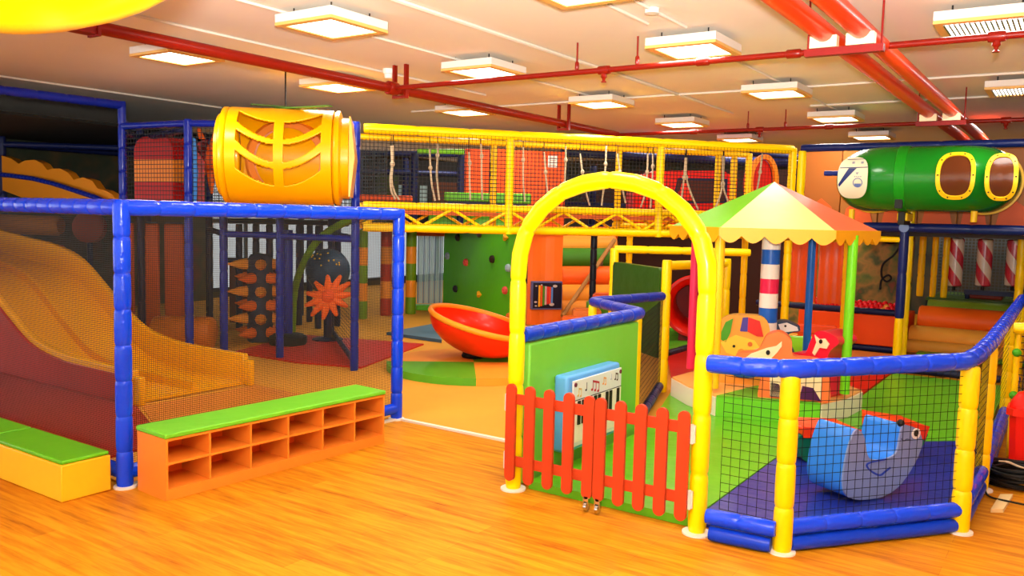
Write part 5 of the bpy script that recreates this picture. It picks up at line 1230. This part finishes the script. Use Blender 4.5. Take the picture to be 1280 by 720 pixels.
# tall orange wall left of the pit
for xa_, xb_, lab in ((PY(984, 350, 11.5).x, PY(1018, 350, 11.5).x, 'tall orange vinyl curtain behind the blue carousel pole, left sheet'), (PY(1020, 350, 11.5).x, PY(1052, 350, 11.5).x, 'tall orange vinyl curtain beside the yellow post, right sheet')):
    t = thing('vinyl_curtain', lab, 'curtain', (xa_, 11.6, .55), 'tall orange curtains left of the ball pit')
    n = 10; cv = MB(); P_ = []
    for i in range(n+1): P_.append((xa_+(xb_-xa_)*i/n, 11.6+.015*math.sin(i*1.9)))
    cv.loft([[V((x_, y_, .55)), V((x_, y_+.015, .55)), V((x_, y_+.015, 1.464)), V((x_, y_, 1.464))] for x_, y_ in P_])
    cv.build('sheet', M('#ee5a14', .3, .06, 2, .3, coat=.3), t, angle=70)
    MB().box((xa_, 11.57, 1.465), (xb_, 11.63, 1.49)).build('rail', NAVY, t, smooth=False)

# ------------------------------------------------------------------ things by the right edge
t = thing('side_barrier', 'short yellow rail with net leaving the fence to the right edge', 'barrier', (0, 6.78, 0))
MB().pad([V((-.36, 6.76, .92)), V((.9, 6.86, .92))], .04, .4).build('rail', YEL, t)
MB().pad([V((.9, 6.86, .01)), V((.9, 6.86, .96))], .04, .3).build('post', YEL, t)
MB().pad([V((-.33, 6.8, .01)), V((-.33, 6.8, .90))], .022, .3).build('post', YEL, t)
MB().pad([V((-.30, 6.8, .12)), V((.9, 6.86, .12))], .045, .3).build('bottom_rail', BLUD, t)
MB().quad(V((-.33, 6.79, .14)), V((.9, 6.85, .14)), V((.9, 6.85, .9)), V((-.33, 6.79, .9))).build('net', NET_FAR, t)
for z_ in (.75, .45): MB().ball((-.33, 6.77, z_), .03, 0, 10, 6).build('green_clip', M('#4aa81c', .4), t)
t = thing('strut_screen', 'brown panel with yellow struts behind the yellow rail at the right edge', 'panel', (.2, 8.4, 0))
MB().box((-.28, 8.6, .02), (1.2, 8.68, 1.15)).build('panel', M('#8a4a1c', .5, .15, 3, .1), t, smooth=False)
for x_ in (-.22, -.06, .1): MB().pad([V((x_, 8.55, .02)), V((x_, 8.55, 1.2))], .03, .3).build('strut', YELB, t)
bn = G(1283, 592); 
t = thing('red_bin', 'red plastic bin with a wide rim cut by the right edge', 'bin', (bn.x, bn.y, 0))
def sq(w, z, b=.04): return [V((bn.x+x_, bn.y+y_, z)) for x_, y_ in ((-w+b, -w), (w-b, -w), (w, -w+b), (w, w-b), (w-b, w), (-w+b, w), (-w, w-b), (-w, -w+b))]
MB().loft([sq(.10, .002), sq(.115, .34), sq(.118, .42), sq(.112, .42), sq(.108, .36), sq(.10, .02)], caps=True).build('body', M('#f01c0c', .35, .04, 3), t)
MB().loft([sq(.119, .395), sq(.135, .395), sq(.135, .44), sq(.119, .44)], closed=True).build('rim', M('#f42a14', .35, .04, 3), t)
MB().loft([sq(.12, .441), sq(.118, .47), sq(.08, .53), sq(.05, .545)]).build('swing_lid', M('#e81a0c', .35, .04, 3), t)
MB().loft([sq(.03, .546), sq(.03, .60)]).build('handle', BLK, t)
cl = G(1270, 606)
t = thing('cable_coil', 'coil of black cable on the floor by the red bin', 'cable', (cl.x, cl.y, 0))
rn = random.Random(5); pts = []
for i in range(24*13):
    a = 2*PI*i/24; lp = i//24; r_ = .155+.028*math.sin(lp*2.1+a*.08)
    pts.append(V((cl.x+r_*math.cos(a)*1.05, cl.y+r_*math.sin(a), .016+.0085*lp+.006*math.sin(a*3+lp))))
MB().tube(pts, .011, 6).build('loops', M('#12100e', .5), t)
for s_ in range(3):
    pts = [V((cl.x-.10+.03*s_+.05*k, cl.y-.03+.03*math.sin(k*1.7+s_), .135+.006*math.cos(k+s_))) for k in range(5)]
    MB().tube(spline(pts, 4), .005, 5).build('pale_strand', M('#c8b090', .6), t)
ld = [V((cl.x+.17, cl.y, .02)), V((cl.x+.05, cl.y-.22, .012)), G(1240, 622, .012), G(1224, 606, .012), G(1229, 575, .012), G(1236, 560, .012)]
MB().tube(spline([G(1300, 635, .012), G(1262, 627, .03), G(1236, 620, .012), G(1231, 606, .012), G(1234, 585, .012), G(1238, 566, .012), G(1240, 556, .012)], 6), .006, 6).build('loose_end', BLK, t)
wp_ = [G(1238, 641), G(1254, 641), G(1266, 622), G(1250, 622)]
MB_ = MB().prism([(p.x, p.y) for p in wp_], .001, .022)
tag(MB_.build('wood_block', M('#e0c48a', .6, .08, 8), bevel=.002), 'short pale wood offcut on the floor before the cable coil', 'wood block')

# ------------------------------------------------------------------ light
def area(loc, size, power, col=(1, .96, .90), rot=None, spread=None):
    l = bpy.data.lights.new('light', 'AREA'); l.energy = power; l.size = size; l.color = col
    o = bpy.data.objects.new('light', l); COL.objects.link(o); o.location = loc
    if rot is not None: o.rotation_euler = rot
    return o
LP = 14
for o in list(bpy.data.objects):
    if o.name.startswith('ceiling_light') and o.parent is None: area(V(o.location)-Z*.012, .46, LP)
for x_ in (-3.2, -.8, 1.6):
    for y_ in (-2.5, -.2, 2.0): area((x_, y_, 2.78), .46, 2.5)  # fill lamps added above and behind the camera, no fixtures
# lamps without fixtures, added to brighten the rear and the climbing wall
for x_, y_ in ((-10.5, 10.5), (-10.5, 13.5), (-8, 12.6), (-8, 15), (-5.5, 11.8), (-5.5, 14.5), (-3.2, 11.9), (-3.2, 14.5), (-.8, 11.6), (-.8, 14.2), (1.6, 7), (-11, 4), (-7.6, 9.6), (-6.2, 9.3)): area((x_, y_, 2.86), .46, LP*1.1)
fl_ = bpy.data.objects.new('flash', bpy.data.lights.new('flash', 'SPOT')); COL.objects.link(fl_); fl_.data.energy = 2600; fl_.data.shadow_soft_size = .08; fl_.data.spot_size = math.radians(130); fl_.data.spot_blend = .9  # camera flash, turned up toward the ceiling in front of the photographer
fl_.rotation_euler = (math.radians(90+47), 0, YAW); fl_.data.color = (1, .97, .93); fl_.location = EYE+up*.16-fw*.02
w = bpy.data.worlds.new('world'); sc.world = w; w.use_nodes = True
nt = w.node_tree; bg = nt.nodes['Background']; bg.inputs[0].default_value = (.97, .98, 1, 1); bg.inputs[1].default_value = 2.5
sc.view_settings.view_transform = 'Standard'; sc.view_settings.look = 'None'; sc.view_settings.gamma = 1; sc.view_settings.exposure = .46
try: sc.view_settings.use_curve_mapping = False
except Exception: pass
sc.cycles.use_denoising = True; sc.cycles.transparent_max_bounces = 24; sc.cycles.max_bounces = 8; sc.cycles.diffuse_bounces = 5; sc.cycles.sample_clamp_indirect = 6
